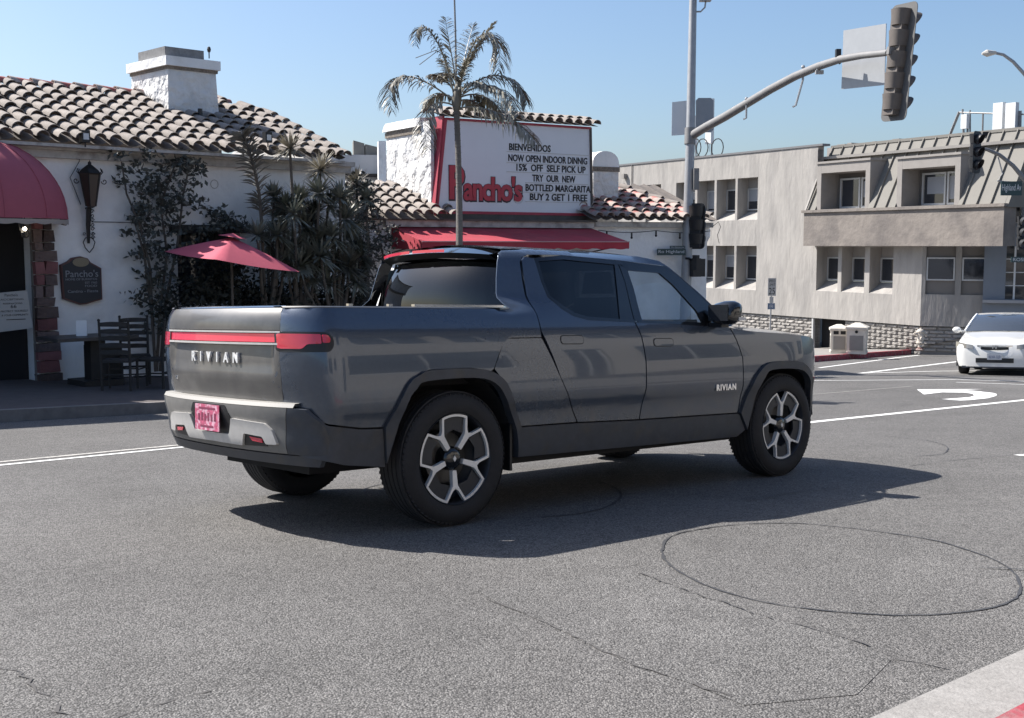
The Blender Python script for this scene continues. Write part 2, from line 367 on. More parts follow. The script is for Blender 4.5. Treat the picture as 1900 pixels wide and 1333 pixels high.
strip('crack', [(-60, 1220), (30, 1250), (62, 1268), (86, 1300), (112, 1318), (118, 1345)], .011, m_crack, L1, wob=.02, label='jagged crack at the lower left edge')
strip('crack', [(870, 1098), (935, 1125), (1015, 1157), (1090, 1195), (1170, 1232), (1290, 1272), (1380, 1300)], .011, m_crack, L1, wob=.014)
strip('crack', [(1180, 1065), (1240, 1085), (1400, 1140), (1570, 1184), (1660, 1224), (1762, 1245)], .011, m_crack, L2, wob=.018)
strip('crack', [(60, 1450), (220, 1330), (330, 1298), (425, 1277)], .011, m_crack, L1, wob=.008)
m_patch = asphalt(); m_patch.name = "asphalt patch"
for nd in m_patch.node_tree.nodes:
    if nd.type == 'MIX': nd.inputs["B"].default_value = (.203, .196, .187, 1)
sheet('asphalt_patch', [gnd(*p) for p in [(890, 1100), (1170, 1056), (1240, 1086), (1400, 1141), (1570, 1185), (1655, 1224), (1590, 1290), (1380, 1310), (1290, 1272), (1170, 1232), (1090, 1195), (1015, 1157), (935, 1125)]], .002, m_patch)
sheet('asphalt_patch', [gnd(*p) for p in [(225, 1330), (330, 1299), (425, 1278), (520, 1310), (560, 1420), (100, 1460)]], .002, m_patch)
# near kerb at the lower right corner: concrete gutter and red kerb
ga = V(gnd(1631, 1333)); gb = V(gnd(1900, 1211)); gd = (gb - ga).normalized(); gp = V((gd.y, -gd.x))
GW = (V(gnd(1842, 1333, .145)) - ga).dot(gp)
def gl(a, b, off): return [tuple(ga + gd * a + gp * off), tuple(ga + gd * b + gp * off)]
A = ga - gd * 6; B = ga + gd * 14
tag(sheet('gutter', [tuple(A), tuple(B), tuple(B + gp * GW), tuple(A + gp * GW)], .014, mat("gutter concrete", (.25, .24, .225), .9, var=.2, vs=30, bump=.004, bs=70, c2=(.27, .26, .245), c2s=4), thick=.05), label='pale concrete gutter at the near kerb')
K1_ = ga - gd * 1.0; K2_ = gb + gd * .6
tag(sheet('kerb', [tuple(K1_ + gp * (GW + .003)), tuple(K2_ + gp * (GW + .003)), tuple(K2_ + gp * (GW + .18)), tuple(K1_ + gp * (GW + .18))], .145, m_kerbred, thick=.25), label='red painted kerb in the lower right corner')
for q0, q1 in ((A, K1_), (K2_, B)): sheet('kerb', [tuple(q0 + gp * (GW + .003)), tuple(q1 + gp * (GW + .003)), tuple(q1 + gp * (GW + .18)), tuple(q0 + gp * (GW + .18))], .144, m_kerb, thick=.25)
tag(sheet('pavement', [tuple(A + gp * (GW + .183)), tuple(B + gp * (GW + .183)), tuple(B + gp * 5), tuple(A + gp * 5)], .143, m_conc, thick=.25), label='near pavement')
# pavement before the restaurant
KY = 8.45
tag(sheet('kerb', [(-40, KY), (17, KY), (17, KY + .18), (-40, KY + .18)], .15, m_kerb, thick=.3), label='dark kerb along the restaurant pavement')
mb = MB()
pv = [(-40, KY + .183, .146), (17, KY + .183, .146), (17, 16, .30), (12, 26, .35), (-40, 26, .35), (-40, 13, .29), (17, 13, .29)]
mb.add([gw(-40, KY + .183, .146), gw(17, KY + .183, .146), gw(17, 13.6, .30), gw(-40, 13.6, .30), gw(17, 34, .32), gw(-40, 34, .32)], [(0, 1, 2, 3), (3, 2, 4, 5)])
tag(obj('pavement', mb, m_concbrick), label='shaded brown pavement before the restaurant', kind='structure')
# ------------------------------------------------------------------ pick-up
def pch(X, Y):
    n = len(X); d = [(Y[i + 1] - Y[i]) / (X[i + 1] - X[i]) for i in range(n - 1)]
    m = [d[0]] + [0 if d[i - 1] * d[i] <= 0 else 2 * d[i - 1] * d[i] / (d[i - 1] + d[i]) for i in range(1, n - 1)] + [d[-1]]
    def f(x):
        if x <= X[0]: return Y[0]
        if x >= X[-1]: return Y[-1]
        i = 0
        while X[i + 1] < x: i += 1
        h = X[i + 1] - X[i]; t = (x - X[i]) / h
        return Y[i] * (1 + 2 * t) * (1 - t) ** 2 + m[i] * h * t * (1 - t) ** 2 + Y[i + 1] * t * t * (3 - 2 * t) + m[i + 1] * h * t * t * (t - 1)
    return f
PZ = pch([.25, .40, .55, .66, .72, .77, .86, .98, 1.10, 1.20, 1.27, 1.33, 1.45, 1.60, 1.66, 1.70, 1.73, 1.755, 1.775, 1.79],
         [.90, .945, .958, .968, .982, .996, 1.0, .999, .990, .972, .950, .925, .885, .833, .812, .79, .76, .70, .60, .40])
RXT = pch([.3, .79, .95, 1.1, 1.25, 1.30, 1.345], [.06, .05, .015, 0, 0, .010, .045])
RXB = pch([.40, .45, .50, .55, .66, .74, .775, .80], [.12, .09, .05, .02, 0, -.022, -.022, -.018])
def S(x, z):
    y = PZ(z)
    if x > 3.45: y *= max(0, 1 - ((x - 3.45) / .85) ** 4) ** .5
    if x < -.8: y *= max(0, 1 - ((-.8 - x) / (.35 - RXT(z))) ** 3) ** .5
    if z > 1.30 and .25 < x < 1.05:
        g_ = min(1, (z - 1.30) / .14); g_ = g_ * g_ * (3 - 2 * g_); h_ = max(0, min(1, (x - .25) / .28)); y -= g_ * h_ * h_ * (3 - 2 * h_) * .15 * min(1.2, (1.05 - x) / .45) ** 2
    return y
def XR(y, z, b=False):
    e = -1.15 + (RXB(z) if b else RXT(z)); k = max(0, 1 - (y / PZ(z)) ** 2)
    return -.8 - (-.8 - e) * .943 * k ** (1 / 3)
def XF(y, z):
    return 3.45 + .85 * max(0, 1 - (y / PZ(z)) ** 2) ** .25 - pch([.3, .5, .7, .9, 1.0, 1.1], [.14, .05, .0, 0, .02, .10])(z)
def inside(p, poly):
    c = False; j = len(poly) - 1
    for i in range(len(poly)):
        a, b = poly[i], poly[j]
        if (a[1] > p[1]) != (b[1] > p[1]) and p[0] < (b[0] - a[0]) * (p[1] - a[1]) / (b[1] - a[1]) + a[0]: c = not c
        j = i
    return c
def resample(poly, res):
    out = []
    for i, a in enumerate(poly):
        b = poly[(i + 1) % len(poly)]; L = math.dist(a, b); k = max(1, int(L / res + .5))
        out += [(a[0] + (b[0] - a[0]) * j / k, a[1] + (b[1] - a[1]) * j / k) for j in range(k)]
    return out
def shrink(poly, g):
    n = len(poly); A = sum(poly[i][0] * poly[(i + 1) % n][1] - poly[(i + 1) % n][0] * poly[i][1] for i in range(n)); s = 1 if A > 0 else -1
    out = []
    for i in range(n):
        p0, p, p1 = V(poly[i - 1]), V(poly[i]), V(poly[(i + 1) % n]); d0 = (p - p0).normalized(); d1 = (p1 - p).normalized()
        n0 = V((-d0.y, d0.x)) * s; n1 = V((-d1.y, d1.x)) * s; m = (n0 + n1)
        m = m / max(.35, m.length_squared / 2) if m.length > 1e-6 else n0
        out.append(tuple(p + m * g))
    return out
def rounded(poly, r, keep=()):
    out = []; n = len(poly)
    for i in range(n):
        p0, p, p1 = V(poly[i - 1]), V(poly[i]), V(poly[(i + 1) % n])
        if i in keep: out.append(tuple(p)); continue
        a = p + (p0 - p) * min(.5, r / max(1e-6, (p0 - p).length)); b = p + (p1 - p) * min(.5, r / max(1e-6, (p1 - p).length))
        for t in (0, .25, .5, .75, 1): out.append(tuple(a * (1 - t) ** 2 + p * 2 * t * (1 - t) + b * t * t))
    q = []
    for p in out:
        if not q or math.dist(p, q[-1]) > 1e-4: q.append(p)
    if math.dist(q[0], q[-1]) < 1e-4: q.pop()
    return q
def panel(name, poly, m, parent, fn, res=.045, gap=.003, lip=.02, off=0, smooth=True, clean=None):
    """sheet with turned edges: 2-D outline filled with points and laid on the surface fn(u, v, off)"""
    if gap: poly = shrink(poly, gap)
    bd = resample(poly, res); n = len(bd)
    us = [p[0] for p in bd]; vs_ = [p[1] for p in bd]; pts = [V(p) for p in bd]
    y = min(vs_) + res * .5
    row = 0
    while y < max(vs_):
        x = min(us) + res * (.5 if row % 2 else .25)
        while x < max(us):
            if inside((x, y), bd) and min((x - q[0]) ** 2 + (y - q[1]) ** 2 for q in bd) > (res * .45) ** 2: pts.append(V((x, y)))
            x += res
        y += res; row += 1
    r = delaunay_2d_cdt(pts, [], [list(range(n))], 1, 1e-6)
    P2 = r[0]; mb = MB()
    mb.add([fn(p.x, p.y, off) for p in P2], [tuple(f) for f in r[2]])
    if lip:
        mb.add([fn(p[0], p[1], off) for p in bd] + [fn(p[0], p[1], off - lip) for p in bd], [(i, (i + 1) % n, n + (i + 1) % n, n + i) for i in range(n)])
    return obj(name, mb, m, parent, smooth, angle=40)
truck = empty('pickup_truck', TM, 'dark blue grey electric crew-cab pick-up truck driving away across the street', 'pickup truck')
def sidef(s): return lambda x, z, o: V((x if x > -.8 else -.8 - (-.8 - x) * .943, s * (S(x, z) + o), z))
def rearf(b=False, ext=None): return lambda y, z, o: V((XR(y, z, b) - o + (ext(y, z) if ext else 0), y, z))
flare_r_out = [(-.537, .645), (-.395, .888), (-.30, .95), (-.22, .972), (.10, .975), (.27, .948), (.393, .869), (.494, .684), (.55, .59)]
flare_r_in = [(-.515, .43), (-.40, .774), (-.33, .865), (-.25, .908), (.132, .914), (.293, .873), (.386, .773), (.508, .564), (.535, .384)]
flare_f_out = [(2.888, .545), (2.987, .761), (3.07, .86), (3.22, .933), (3.60, .934), (3.762, .879), (3.85, .79), (3.93, .66), (3.985, .50)]
flare_f_in = [(2.985, .405), (3.068, .698), (3.144, .815), (3.244, .874), (3.611, .868), (3.765, .803), (3.84, .70), (3.89, .55), (3.90, .43)]
def catm(P, n=3):
    out = []
    for i in range(len(P) - 1):
        p0, p1, p2, p3 = [V(P[max(0, min(len(P) - 1, j))]) for j in (i - 1, i, i + 1, i + 2)]
        for k in range(n):
            t = k / n; out.append(tuple(.5 * ((2 * p1) + (p2 - p0) * t + (2 * p0 - 5 * p1 + 4 * p2 - p3) * t * t + (3 * p1 - p0 - 3 * p2 + p3) * t ** 3)))
    return out + [P[-1]]
flare_r_out, flare_r_in, flare_f_out, flare_f_in = [catm(q) for q in (flare_r_out, flare_r_in, flare_f_out, flare_f_in)]
for s in (-1, 1):
    f = sidef(s)
    sd = 'right' if s < 0 else 'left'
    q = panel('bedside_panel', [(-1.082, .825), (-1.05, .752), (-.914, .682), (-.70, .650), (-.537, .645), (-.395, .888), (-.30, .95), (-.22, .972), (.10, .975), (.27, .948), (.297, .964), (.338, 1.048), (.39, 1.126), (.43, 1.15), (.464, 1.156), (.728, 1.157), (.73, 1.323), (.74, 1.537), (.752, 1.657), (.775, 1.69), (.83, 1.712), (.83, 1.752), (.68, 1.742), (.640, 1.72), (.612, 1.66), (.585, 1.55), (.56, 1.42), (.545, 1.346), (-1.055, 1.345), (-1.075, 1.28), (-1.083, 1.13), (-1.084, .95)], m_paint, truck, f, res=.032, lip=.007)
    panel('cargo_tunnel_door', rounded([(.297, .964), (.338, 1.048), (.40, 1.156), (.728, 1.157), (.884, .894), (1.080, .580), (.552, .583), (.494, .684), (.393, .869)], .015), m_paint, truck, f)
    rd = panel('rear_door', [(.765, 1.675), (.752, 1.573), (.73, 1.30), (.733, 1.20), (.884, .894), (1.086, .578), (1.713, .562), (1.744, .789), (1.738, .981), (1.708, 1.154), (1.665, 1.262), (1.522, 1.268), (1.2, 1.283), (1.076, 1.308), (.987, 1.352), (.89, 1.424), (.868, 1.53), (.86, 1.69), (.80, 1.70)], m_paint, truck, f)
    fd = panel('front_door', [(1.672, 1.262), (1.713, 1.154), (1.743, .981), (1.749, .789), (1.718, .562), (2.87, .547), (2.889, .727), (2.872, .975), (2.807, 1.114), (2.745, 1.215), (2.56, 1.222), (2.1, 1.248)], m_paint, truck, f)
    for o, hx, hz in ((rd, 1.007, 1.140), (fd, 1.942, 1.110)):
        hp = rounded([(hx - .105, hz - .024), (hx + .105, hz - .026), (hx + .105, hz + .024), (hx - .105, hz + .026)], .024)
        panel('handle_seal', shrink(hp, -.006), m_black, o, f, res=.02, off=.0015, lip=.004, gap=0)
        panel('handle', hp, m_paint, o, f, res=.02, off=.004, lip=.006, gap=0)
    # window frames, glass
    panel('door_frame', [(.855, 1.69), (.866, 1.53), (.885, 1.425), (.98, 1.345), (1.07, 1.30), (1.2, 1.272), (1.67, 1.255), (1.668, 1.275), (1.51, 1.279), (1.205, 1.296), (1.085, 1.322), (1.0, 1.366), (.905, 1.435), (.885, 1.53), (.882, 1.668), (1.106, 1.688), (1.60, 1.668), (1.69, 1.67), (1.655, 1.70), (1.106, 1.716)], m_gloss, rd, f, off=.002, gap=0)
    panel('window', [(.882, 1.668), (.885, 1.53), (.905, 1.435), (1.0, 1.366), (1.085, 1.322), (1.205, 1.296), (1.522, 1.279), (1.545, 1.36), (1.61, 1.668), (1.106, 1.688)], g_dark, rd, f, off=-.006, gap=0, lip=0)
    panel('pillar_trim', [(1.522, 1.276), (1.664, 1.266), (1.668, 1.40), (1.672, 1.55), (1.65, 1.672), (1.612, 1.668), (1.545, 1.36)], m_gloss, rd, f, off=.001, gap=0)
    panel('pillar_trim', [(1.672, 1.264), (1.752, 1.262), (1.752, 1.50), (1.735, 1.64), (1.66, 1.672), (1.678, 1.55), (1.676, 1.40)], m_gloss, fd, f, off=.001, gap=0)
    panel('door_frame', [(1.655, 1.70), (1.69, 1.665), (1.745, 1.628), (2.08, 1.618), (2.20, 1.535), (2.40, 1.34), (2.43, 1.252), (2.10, 1.262), (1.75, 1.268), (1.67, 1.255), (2.1, 1.242), (2.56, 1.218), (2.66, 1.225), (2.585, 1.385), (2.30, 1.60), (2.165, 1.672)], m_gloss, fd, f, off=.002, gap=0)
    panel('window', [(1.752, 1.268), (2.10, 1.262), (2.43, 1.252), (2.40, 1.34), (2.20, 1.535), (2.08, 1.618), (1.745, 1.628), (1.752, 1.50)], g_front, fd, f, off=-.006, gap=0, lip=0)
    panel('roof_rail', [(.83, 1.712), (1.106, 1.718), (1.647, 1.702), (2.165, 1.676), (2.305, 1.604), (2.59, 1.39), (2.75, 1.22), (2.80, 1.235), (2.50, 1.47), (2.215, 1.665), (2.13, 1.712), (1.94, 1.740), (1.43, 1.755), (.83, 1.755)], m_paint, truck, f, gap=.001)
    fen = panel('fender', [(2.752, 1.213), (3.05, 1.180), (3.5, 1.158), (3.8, 1.135), (3.98, 1.10), (4.05, 1.07), (4.06, .90), (4.05, .80), (3.86, .785), (3.762, .879), (3.60, .934), (3.22, .933), (3.07, .86), (2.987, .761), (2.888, .545), (2.875, .547), (2.894, .727), (2.877, .975), (2.812, 1.114)], m_paint, truck, f, res=.035)
    panel('wheel_arch_flare', flare_r_out + flare_r_in[::-1], m_clad, truck, f, off=.022, lip=.06, gap=.001, res=.03)
    panel('wheel_arch_flare', flare_f_out + flare_f_in[::-1], m_clad, truck, f, off=.022, lip=.06, gap=.001, res=.03)
    panel('sill_cladding', [(.552, .580), (1.08, .575), (1.712, .558), (2.872, .543), (2.89, .53), (2.98, .405), (2.882, .355), (1.233, .372), (.535, .38)], m_clad, truck, f, off=.006)
    panel('rear_corner_cladding', [(-1.06, .735), (-1.04, .738), (-.91, .677), (-.70, .645), (-.54, .640), (-.515, .43), (-.51, .405), (-.8, .44), (-1.0, .49), (-1.06, .60)], m_clad, truck, f, off=.004, res=.03)
    panel('front_corner_cladding', [(4.055, .795), (3.86, .78), (3.93, .66), (3.985, .50), (3.92, .42), (4.0, .40), (4.07, .5)], m_clad, truck, f, off=.004, res=.03)
    # tail lamp wrapping on to the bedside
    tl = panel('tail_light', rounded([(-1.088, 1.208), (-.935, 1.206), (-.895, 1.180), (-.890, 1.135), (-.915, 1.094), (-1.088, 1.090)], .02), m_black, truck, f, off=.004, lip=.01, res=.025, gap=0)
    panel('lens', rounded([(-1.086, 1.196), (-.958, 1.194), (-.958, 1.140), (-1.012, 1.138), (-1.03, 1.110), (-1.086, 1.110)], .008), m_red, tl, f, off=.010, lip=.006, res=.02, gap=0)
    panel('lens', rounded([(-.952, 1.192), (-.925, 1.190), (-.912, 1.168), (-.918, 1.146), (-.952, 1.145)], .008), m_red, tl, f, off=.010, lip=.006, res=.02, gap=0)
    # head lamp (oval) on the nose
    hl = MB(); ring = [(cos(a) * .075, sin(a) * .085 + (.06 if sin(a) > 0 else -.06)) for a in [2 * pi * k / 24 for k in range(24)]]
    hl.prism([(s * .735 + y, .90 + z) for y, z in ring], lambda y, z: V((XF(y, z) - .02, y, z)), lambda y, z: V((XF(y, z) + .006, y, z)))
    obj('headlight', hl, mat("headlamp lens", (.65, .68, .72), .12, .2, coat=1), truck, True)
    # dark liner behind the wheel
    for wx in (0, 3.449):
        mb = MB(); M = loc(wx, 0, .418) @ rot(90, 'X')
        r0 = [(.01, -.55), (.49, -.55), (.49, -.93)]
        mb.lathe([(a, b * s * 1.0 * -1) for a, b in [(.01, .50), (.50, .50), (.50, .925)]], 20, loc(wx, 0, .47) @ rot(90, 'X') @ Matrix.Identity(4), 0, pi)
        obj('wheel_liner', mb, m_dark, truck)
    # inner shell stops light through the gaps
    panel('inner_shell', [(-.85, 1.31), (.60, 1.31), (.68, 1.62), (.74, 1.70), (.82, 1.69), (.80, 1.25), (2.72, 1.19), (3.5, 1.12), (3.95, 1.05), (3.95, .80), (3.86, .80), (3.76, .895), (3.60, .95), (3.22, .95), (3.0, .80), (2.87, .42), (1.2, .42), (.56, .42), (.50, .70), (.40, .89), (.27, .965), (-.25, .985), (-.42, .88), (-.55, .62), (-.55, .46), (-.85, .52)], m_dark, truck, f, off=-.03, gap=0, lip=0, res=.12)
    # door mirror
    mi = MB(); X0 = 2.50
    sec = []
    for k, (yy, sc_) in enumerate([(.955, .55), (1.0, .82), (1.08, 1.0), (1.15, .97), (1.185, .80), (1.20, .5)]):
        sec.append([(X0 + .045 + (cos(a) * .085 + .02 * sin(a)) * sc_, s * yy, 1.325 + (abs(sin(a)) ** .7 * (1 if sin(a) > 0 else -1)) * .092 * sc_) for a in [2 * pi * j / 16 for j in range(16)]])
    mi.add([p for r in sec for p in r], [(i * 16 + j, i * 16 + (j + 1) % 16, (i + 1) * 16 + (j + 1) % 16, (i + 1) * 16 + j) for i in range(5) for j in range(16)] + [tuple(range(16)), tuple(range(80, 96))])
    mir = obj('side_mirror', mi, m_gloss, truck, True, angle=60)
    b = MB(); b.box((X0 + .0, min(s * .88, s * 1.08), 1.215), (X0 + .09, max(s * .88, s * 1.08), 1.25)); obj('mirror_arm', b, m_black, mir)
    b = MB(); b.box((X0 + .05, min(s * 1.02, s * 1.203), 1.268), (X0 + .136, max(s * 1.02, s * 1.203), 1.292)); obj('mirror_lamp', b, mat("clear lamp strip", (.55, .56, .58), .2, .2, coat=1), mir)
    b = MB(); b.box((X0 - .046, min(s * .99, s * 1.17), 1.265), (X0 - .036, max(s * .99, s * 1.17), 1.385)); obj('mirror_glass', b, mat("mirror glass", (.02, .022, .026), .05, .0, coat=1), mir)
# badges
def sidetext(name, body, x, z, size, m, s=-1):
    y = s * (S(x, z) + .004)
    return text(name, body, size, m, truck, loc(x, y, z) @ (rot(90, 'X') if s < 0 else rot(180, 'Z') @ rot(90, 'X')), .004, .003, 1.05, 1.25)
sidetext('door_lettering', 'RIVIAN', 2.67, .755, .062, m_chrome)
# bed rails and bed
for s in (-1, 1):
    mb = MB(); pts = [-1.035, -.97, -.9, -.8, -.6, -.3, 0, .3, .44, .54]
    vs = []
    for x in pts:
        y = S(x, 1.345); vs += [(x, s * y, 1.345), (x, s * (y - .015), 1.353), (x, s * (y - .10), 1.353), (x, s * (y - .11), 1.33), (x, s * (y - .13), .95)]
    mb.add(vs, [(5 * i + k, 5 * i + 5 + k, 5 * i + 6 + k, 5 * i + 1 + k) for i in range(len(pts) - 1) for k in range(4)])
    obj('bed_rail', mb, m_clad, truck, True)
    mb = MB(); mb.box((-.25, min(s * .86, s * .893), 1.354), (.47, max(s * .86, s * .893), 1.368)); obj('rail_trim', mb, m_chrome, truck)
for (x, y) in ((-.42, -.87), (-.32, .87), (-.7, -.86)):
    obj('tie_down', MB().box((x - .015, y - .012, 1.354), (x + .015, y + .012, 1.368)), m_chrome, truck)
obj('bed_floor', MB().box((-.93, -.74, .86), (.45, .74, .92)), m_dark, truck)
obj('bed_front_wall', MB().box((.46, -.84, .86), (.49, .84, 1.345)), m_clad, truck)
# tailgate
rec = lambda y, z: .028 * max(0, min(1, (.645 - abs(y)) / .03)) * (max(0, min(1, (z - .955) / .03)) if z < 1.0 else 1) * (.35 + .65 * max(0, min(1, (z - .95) / .16))) if z > .95 else 0
tg = panel('tailgate', rounded([(-.672, .80), (.672, .80), (.690, .95), (.690, 1.128), (-.690, 1.128), (-.690, .95)], .01), m_paintdirty, truck, rearf(ext=rec), res=.03)
panel('upper_panel', [(-.690, 1.212), (.690, 1.212), (.69, 1.28), (.665, 1.345), (-.665, 1.345), (-.69, 1.28)], m_paintdirty, tg, rearf(), res=.03)
panel('tail_light_bar', [(-.688, 1.143), (.688, 1.143), (.688, 1.198), (-.688, 1.198)], m_redbar, tg, rearf(), res=.03, off=-.006)
for z0, z1 in ((1.129, 1.142), (1.199, 1.211)):
    panel('light_bar_trim', [(-.69, z0), (.69, z0), (.69, z1), (-.69, z1)], m_bumper, tg, rearf(), res=.03, off=.002, gap=.0005)
mb = MB(); ys = [-.665 + 1.33 * i / 16 for i in range(17)]
mb.add([p for y in ys for p in ((XR(y, 1.345), y, 1.345), (XR(y, 1.345) + .02, y, 1.356), (-1.0, y, 1.356), (-.98, y, 1.33), (-.98, y, .95))], [(5 * i + k, 5 * i + 5 + k, 5 * i + 6 + k, 5 * i + 1 + k) for i in range(16) for k in range(4)])
obj('top_cap', mb, m_paint, tg, True)
for i, ch in enumerate('RIVIAN'):
    yy = .262 - i * .105
    text('letter', ch, .082, m_silver, tg, loc(XR(yy, 1.045) + .016, yy, 1.045) @ rot(-90, 'Z') @ FRONT, .008, .003)
text('emblem', 'R1T', .03, m_chrome, tg, loc(XR(.57, .90) - .001, .57, .90) @ rot(-90 - 14, 'Z') @ FRONT, .003, .001)
# rear bumper
bp = panel('rear_bumper', [(-.70, .50), (.70, .50), (.73, .66), (.76, .775), (-.76, .775), (-.73, .66)], m_bumpgrey, truck, rearf(True), res=.04, lip=.03)
for s in (-1, 1):
    panel('bumper_end', [(s * .702, .50), (s * .93, .50), (s * .945, .60), (s * .93, .70), (s * .87, .768), (s * .762, .775), (s * .732, .66)], m_clad, bp, rearf(True), res=.03, lip=.03, gap=.001)
mb = MB(); ys = [-.80 + 1.60 * i / 24 for i in range(25)]
mb.add([p for y in ys for p in ((XR(y, .775, True), y, .775), (XR(y, .80, True) + .012, y, .797), (XR(y, .80) + .03, y, .803))], [(3 * i + k, 3 * i + 3 + k, 3 * i + 4 + k, 3 * i + 1 + k) for i in range(24) for k in range(2)])
obj('step_pad', mb, mat('step pad', (.27, .26, .24), .6), bp, True)
half = [(-.215, .590), (-.262, .69), (-.58, .676), (-.632, .638), (-.66, .556), (-.565, .553), (-.543, .596), (-.372, .606), (-.335, .530)]
panel('skid_plate', rounded([(0, .590)] + half + [(0, .535)] + [(-a, b) for a, b in half[::-1]], .012), m_bumper, bp, rearf(True), res=.03, off=.016, lip=.018, gap=0)
panel('plate_recess', rounded([(-.20, .597), (.20, .597), (.245, .70), (.20, .765), (-.20, .765), (-.245, .70)], .015), m_black, bp, rearf(True), res=.04, off=.003, lip=.003, gap=0)
for s in (-1, 1):
    panel('fog_recess', [(s * .372, .604), (s * .543, .594), (s * .562, .54), (s * .34, .532)], m_black, bp, rearf(True), res=.04, off=.003, lip=.003, gap=0)
    panel('reflector', [(s * .415, .590), (s * .53, .583), (s * .53, .560), (s * .44, .566)], m_red, bp, rearf(True), res=.03, off=.010, lip=.006, gap=0)
m_plate = mat("pink licence plate", (.46, .085, .16), .5, var=.35, vs=45, c2=(.62, .36, .44), c2s=30, c2t=(.48, .6))
lp = obj('licence_plate', MB().box((-1.160, -.15, .60), (-1.154, .15, .758)), m_plate, bp)
for r_, (zz, ww) in enumerate(((.735, .20), (.625, .16))):
    obj('plate_print', MB().box((-1.1615, -ww / 2, zz - .006), (-1.1602, ww / 2, zz + .006)), mat("plate print", (.20, .03, .07), .6), lp)
for k in range(6):
    yy = .10 - k * .04
    obj('plate_print', MB().box((-1.1615, yy - .011, .66), (-1.1602, yy + .011, .70 + .008 * (k % 2))), MATS["plate print"], lp)
obj('bumper_underside', MB().box((-.92, -.66, .43), (-.55, .66, .50)), m_clad, truck)
panel('bumper_skirt', [(-.88, .43), (.88, .43), (.92, .498), (-.92, .498)], m_clad, bp, rearf(True), res=.04, lip=.03)
obj('underbody', MB().box((.56, -.86, .33), (2.90, .86, .44)), m_dark, truck)
obj('underbody', MB().box((-.75, -.50, .34), (4.0, .50, .60)), m_dark, truck)
for wx in (0, 3.449):
    obj('axle', MB().tube([(wx, -.75, .418), (wx, .75, .418)], .05), m_dark, truck)
for s in (-1, 1):
    obj('mudflap', MB().box((.475, min(s * .72, s * .95), .30), (.495, max(s * .72, s * .95), .60)), m_black, truck)
# cab: roof, screens, hood
def grid(us, vs_, fn):
    mb = MB(); n = len(vs_)
    mb.add([fn(u, v) for u in us for v in vs_], [(i * n + j, i * n + j + 1, (i + 1) * n + j + 1, (i + 1) * n + j) for i in range(len(us) - 1) for j in range(n - 1)]); return mb
def lin(a, b, n): return [a + (b - a) * i / n for i in range(n + 1)]
def roofz(x, y): return (1.757 if x < 1.6 else 1.757 - .05 * ((x - 1.6) / .6) ** 2) + .045 * (1 - (abs(y) / .70) ** 2.2)
RWf = lambda x: .70 - .115 * max(0, (1.05 - x) / .35) ** 2
obj('roof', grid(lin(.70, 2.2, 12), lin(-1, 1, 12), lambda x, s: (x, s * RWf(x), roofz(x, s * .70))), m_gloss, truck, True)
ws0 = lambda s: V((2.20 + .06 * (1 - s * s), s * .72, roofz(2.2, s * .70) + .0)); ws1 = lambda s: V((2.80 + .20 * (1 - s * s), s * .86, 1.215 + .05 * (1 - s * s)))
obj('windscreen', grid(lin(0, 1, 8), lin(-1, 1, 12), lambda t, s: ws0(s).lerp(ws1(s), t) + V((0, 0, .02 * sin(pi * t)))), g_front, truck, True)
rw0 = lambda s: V((.50 + .15 * abs(s) ** 3, s * .745, 1.35)); rw1 = lambda s: V((.60 + .11 * abs(s) ** 3, s * .585, 1.71))
obj('rear_window', grid(lin(.04, .92, 8), lin(-1, 1, 16), lambda t, s: rw0(s).lerp(rw1(s), t) - V((.03 * sin(pi * t), 0, 0))), g_dark, truck, True)
for s in (-1, 1):
    obj('cab_corner', grid(lin(-.06, 1.0, 8), lin(0, 1, 4), lambda t, k: (rw0(s).lerp(rw1(s), t)).lerp(V((.555 + .08 * max(0, t), s * (S(.555 + .08 * max(0, t), 1.36 + .35 * t) - .004), 1.35 + .37 * t)), k) - V((.03 * sin(pi * t) * (1 - k), 0, 0))), m_gloss, truck, True)
obj('window_base_trim', grid(lin(0, 1, 1), lin(-1, 1, 16), lambda t, s: rw0(s) + V((-.012, 0, -.012 + .028 * t))), m_chrome, truck, True)
sp = grid(lin(0, 1, 5), lin(-1, 1, 16), lambda t, s: V((.50 + .10 * abs(s) ** 3 + .20 * t, s * .60, 1.712 + .035 * t + .045 * (1 - abs(s) ** 2.2) * (.6 + .4 * t))))
spo = obj('roof_spoiler', sp, m_gloss, truck, True)
obj('spoiler_lip', grid(lin(0, 1, 2), lin(-1, 1, 16), lambda t, s: V((.50 + .10 * abs(s) ** 3 + .07 * t, s * .60, 1.712 - .035 * t + .027 * (1 - abs(s) ** 2.2)))), m_black, truck, True)
for a, b in ((.22, .88), (-.42, .16)):
    obj('brake_light', grid([0, 1], lin(a, b, 6), lambda t, s: V((.492 + .10 * abs(s) ** 3, s * .60, 1.714 + .020 * t + .027 * (1 - abs(s) ** 2.2)))), m_red, spo, True)
obj('headliner', MB().box((.78, -.60, 1.66), (2.15, .60, 1.70)), m_dark, truck)
st = obj('sticker', grid([0, 1], [0, 1], lambda t, s: (rw0(.80 - .1 * s)).lerp(rw1(.80 - .1 * s), .80 + .12 * t) + V((-.045, 0, 0))), m_white, truck)
obj('sticker', MB().add([rw0(.93).lerp(rw1(.93), .08) + V((-.03, 0, 0)), rw0(.84).lerp(rw1(.84), .08) + V((-.03, 0, 0)), rw0(.90).lerp(rw1(.90), .35) + V((-.035, 0, 0))], [(0, 1, 2)]), m_white, truck)
FZ = pch([2.70, 3.05, 3.5, 3.8, 3.98, 4.05], [1.218, 1.182, 1.160, 1.137, 1.102, 1.072])
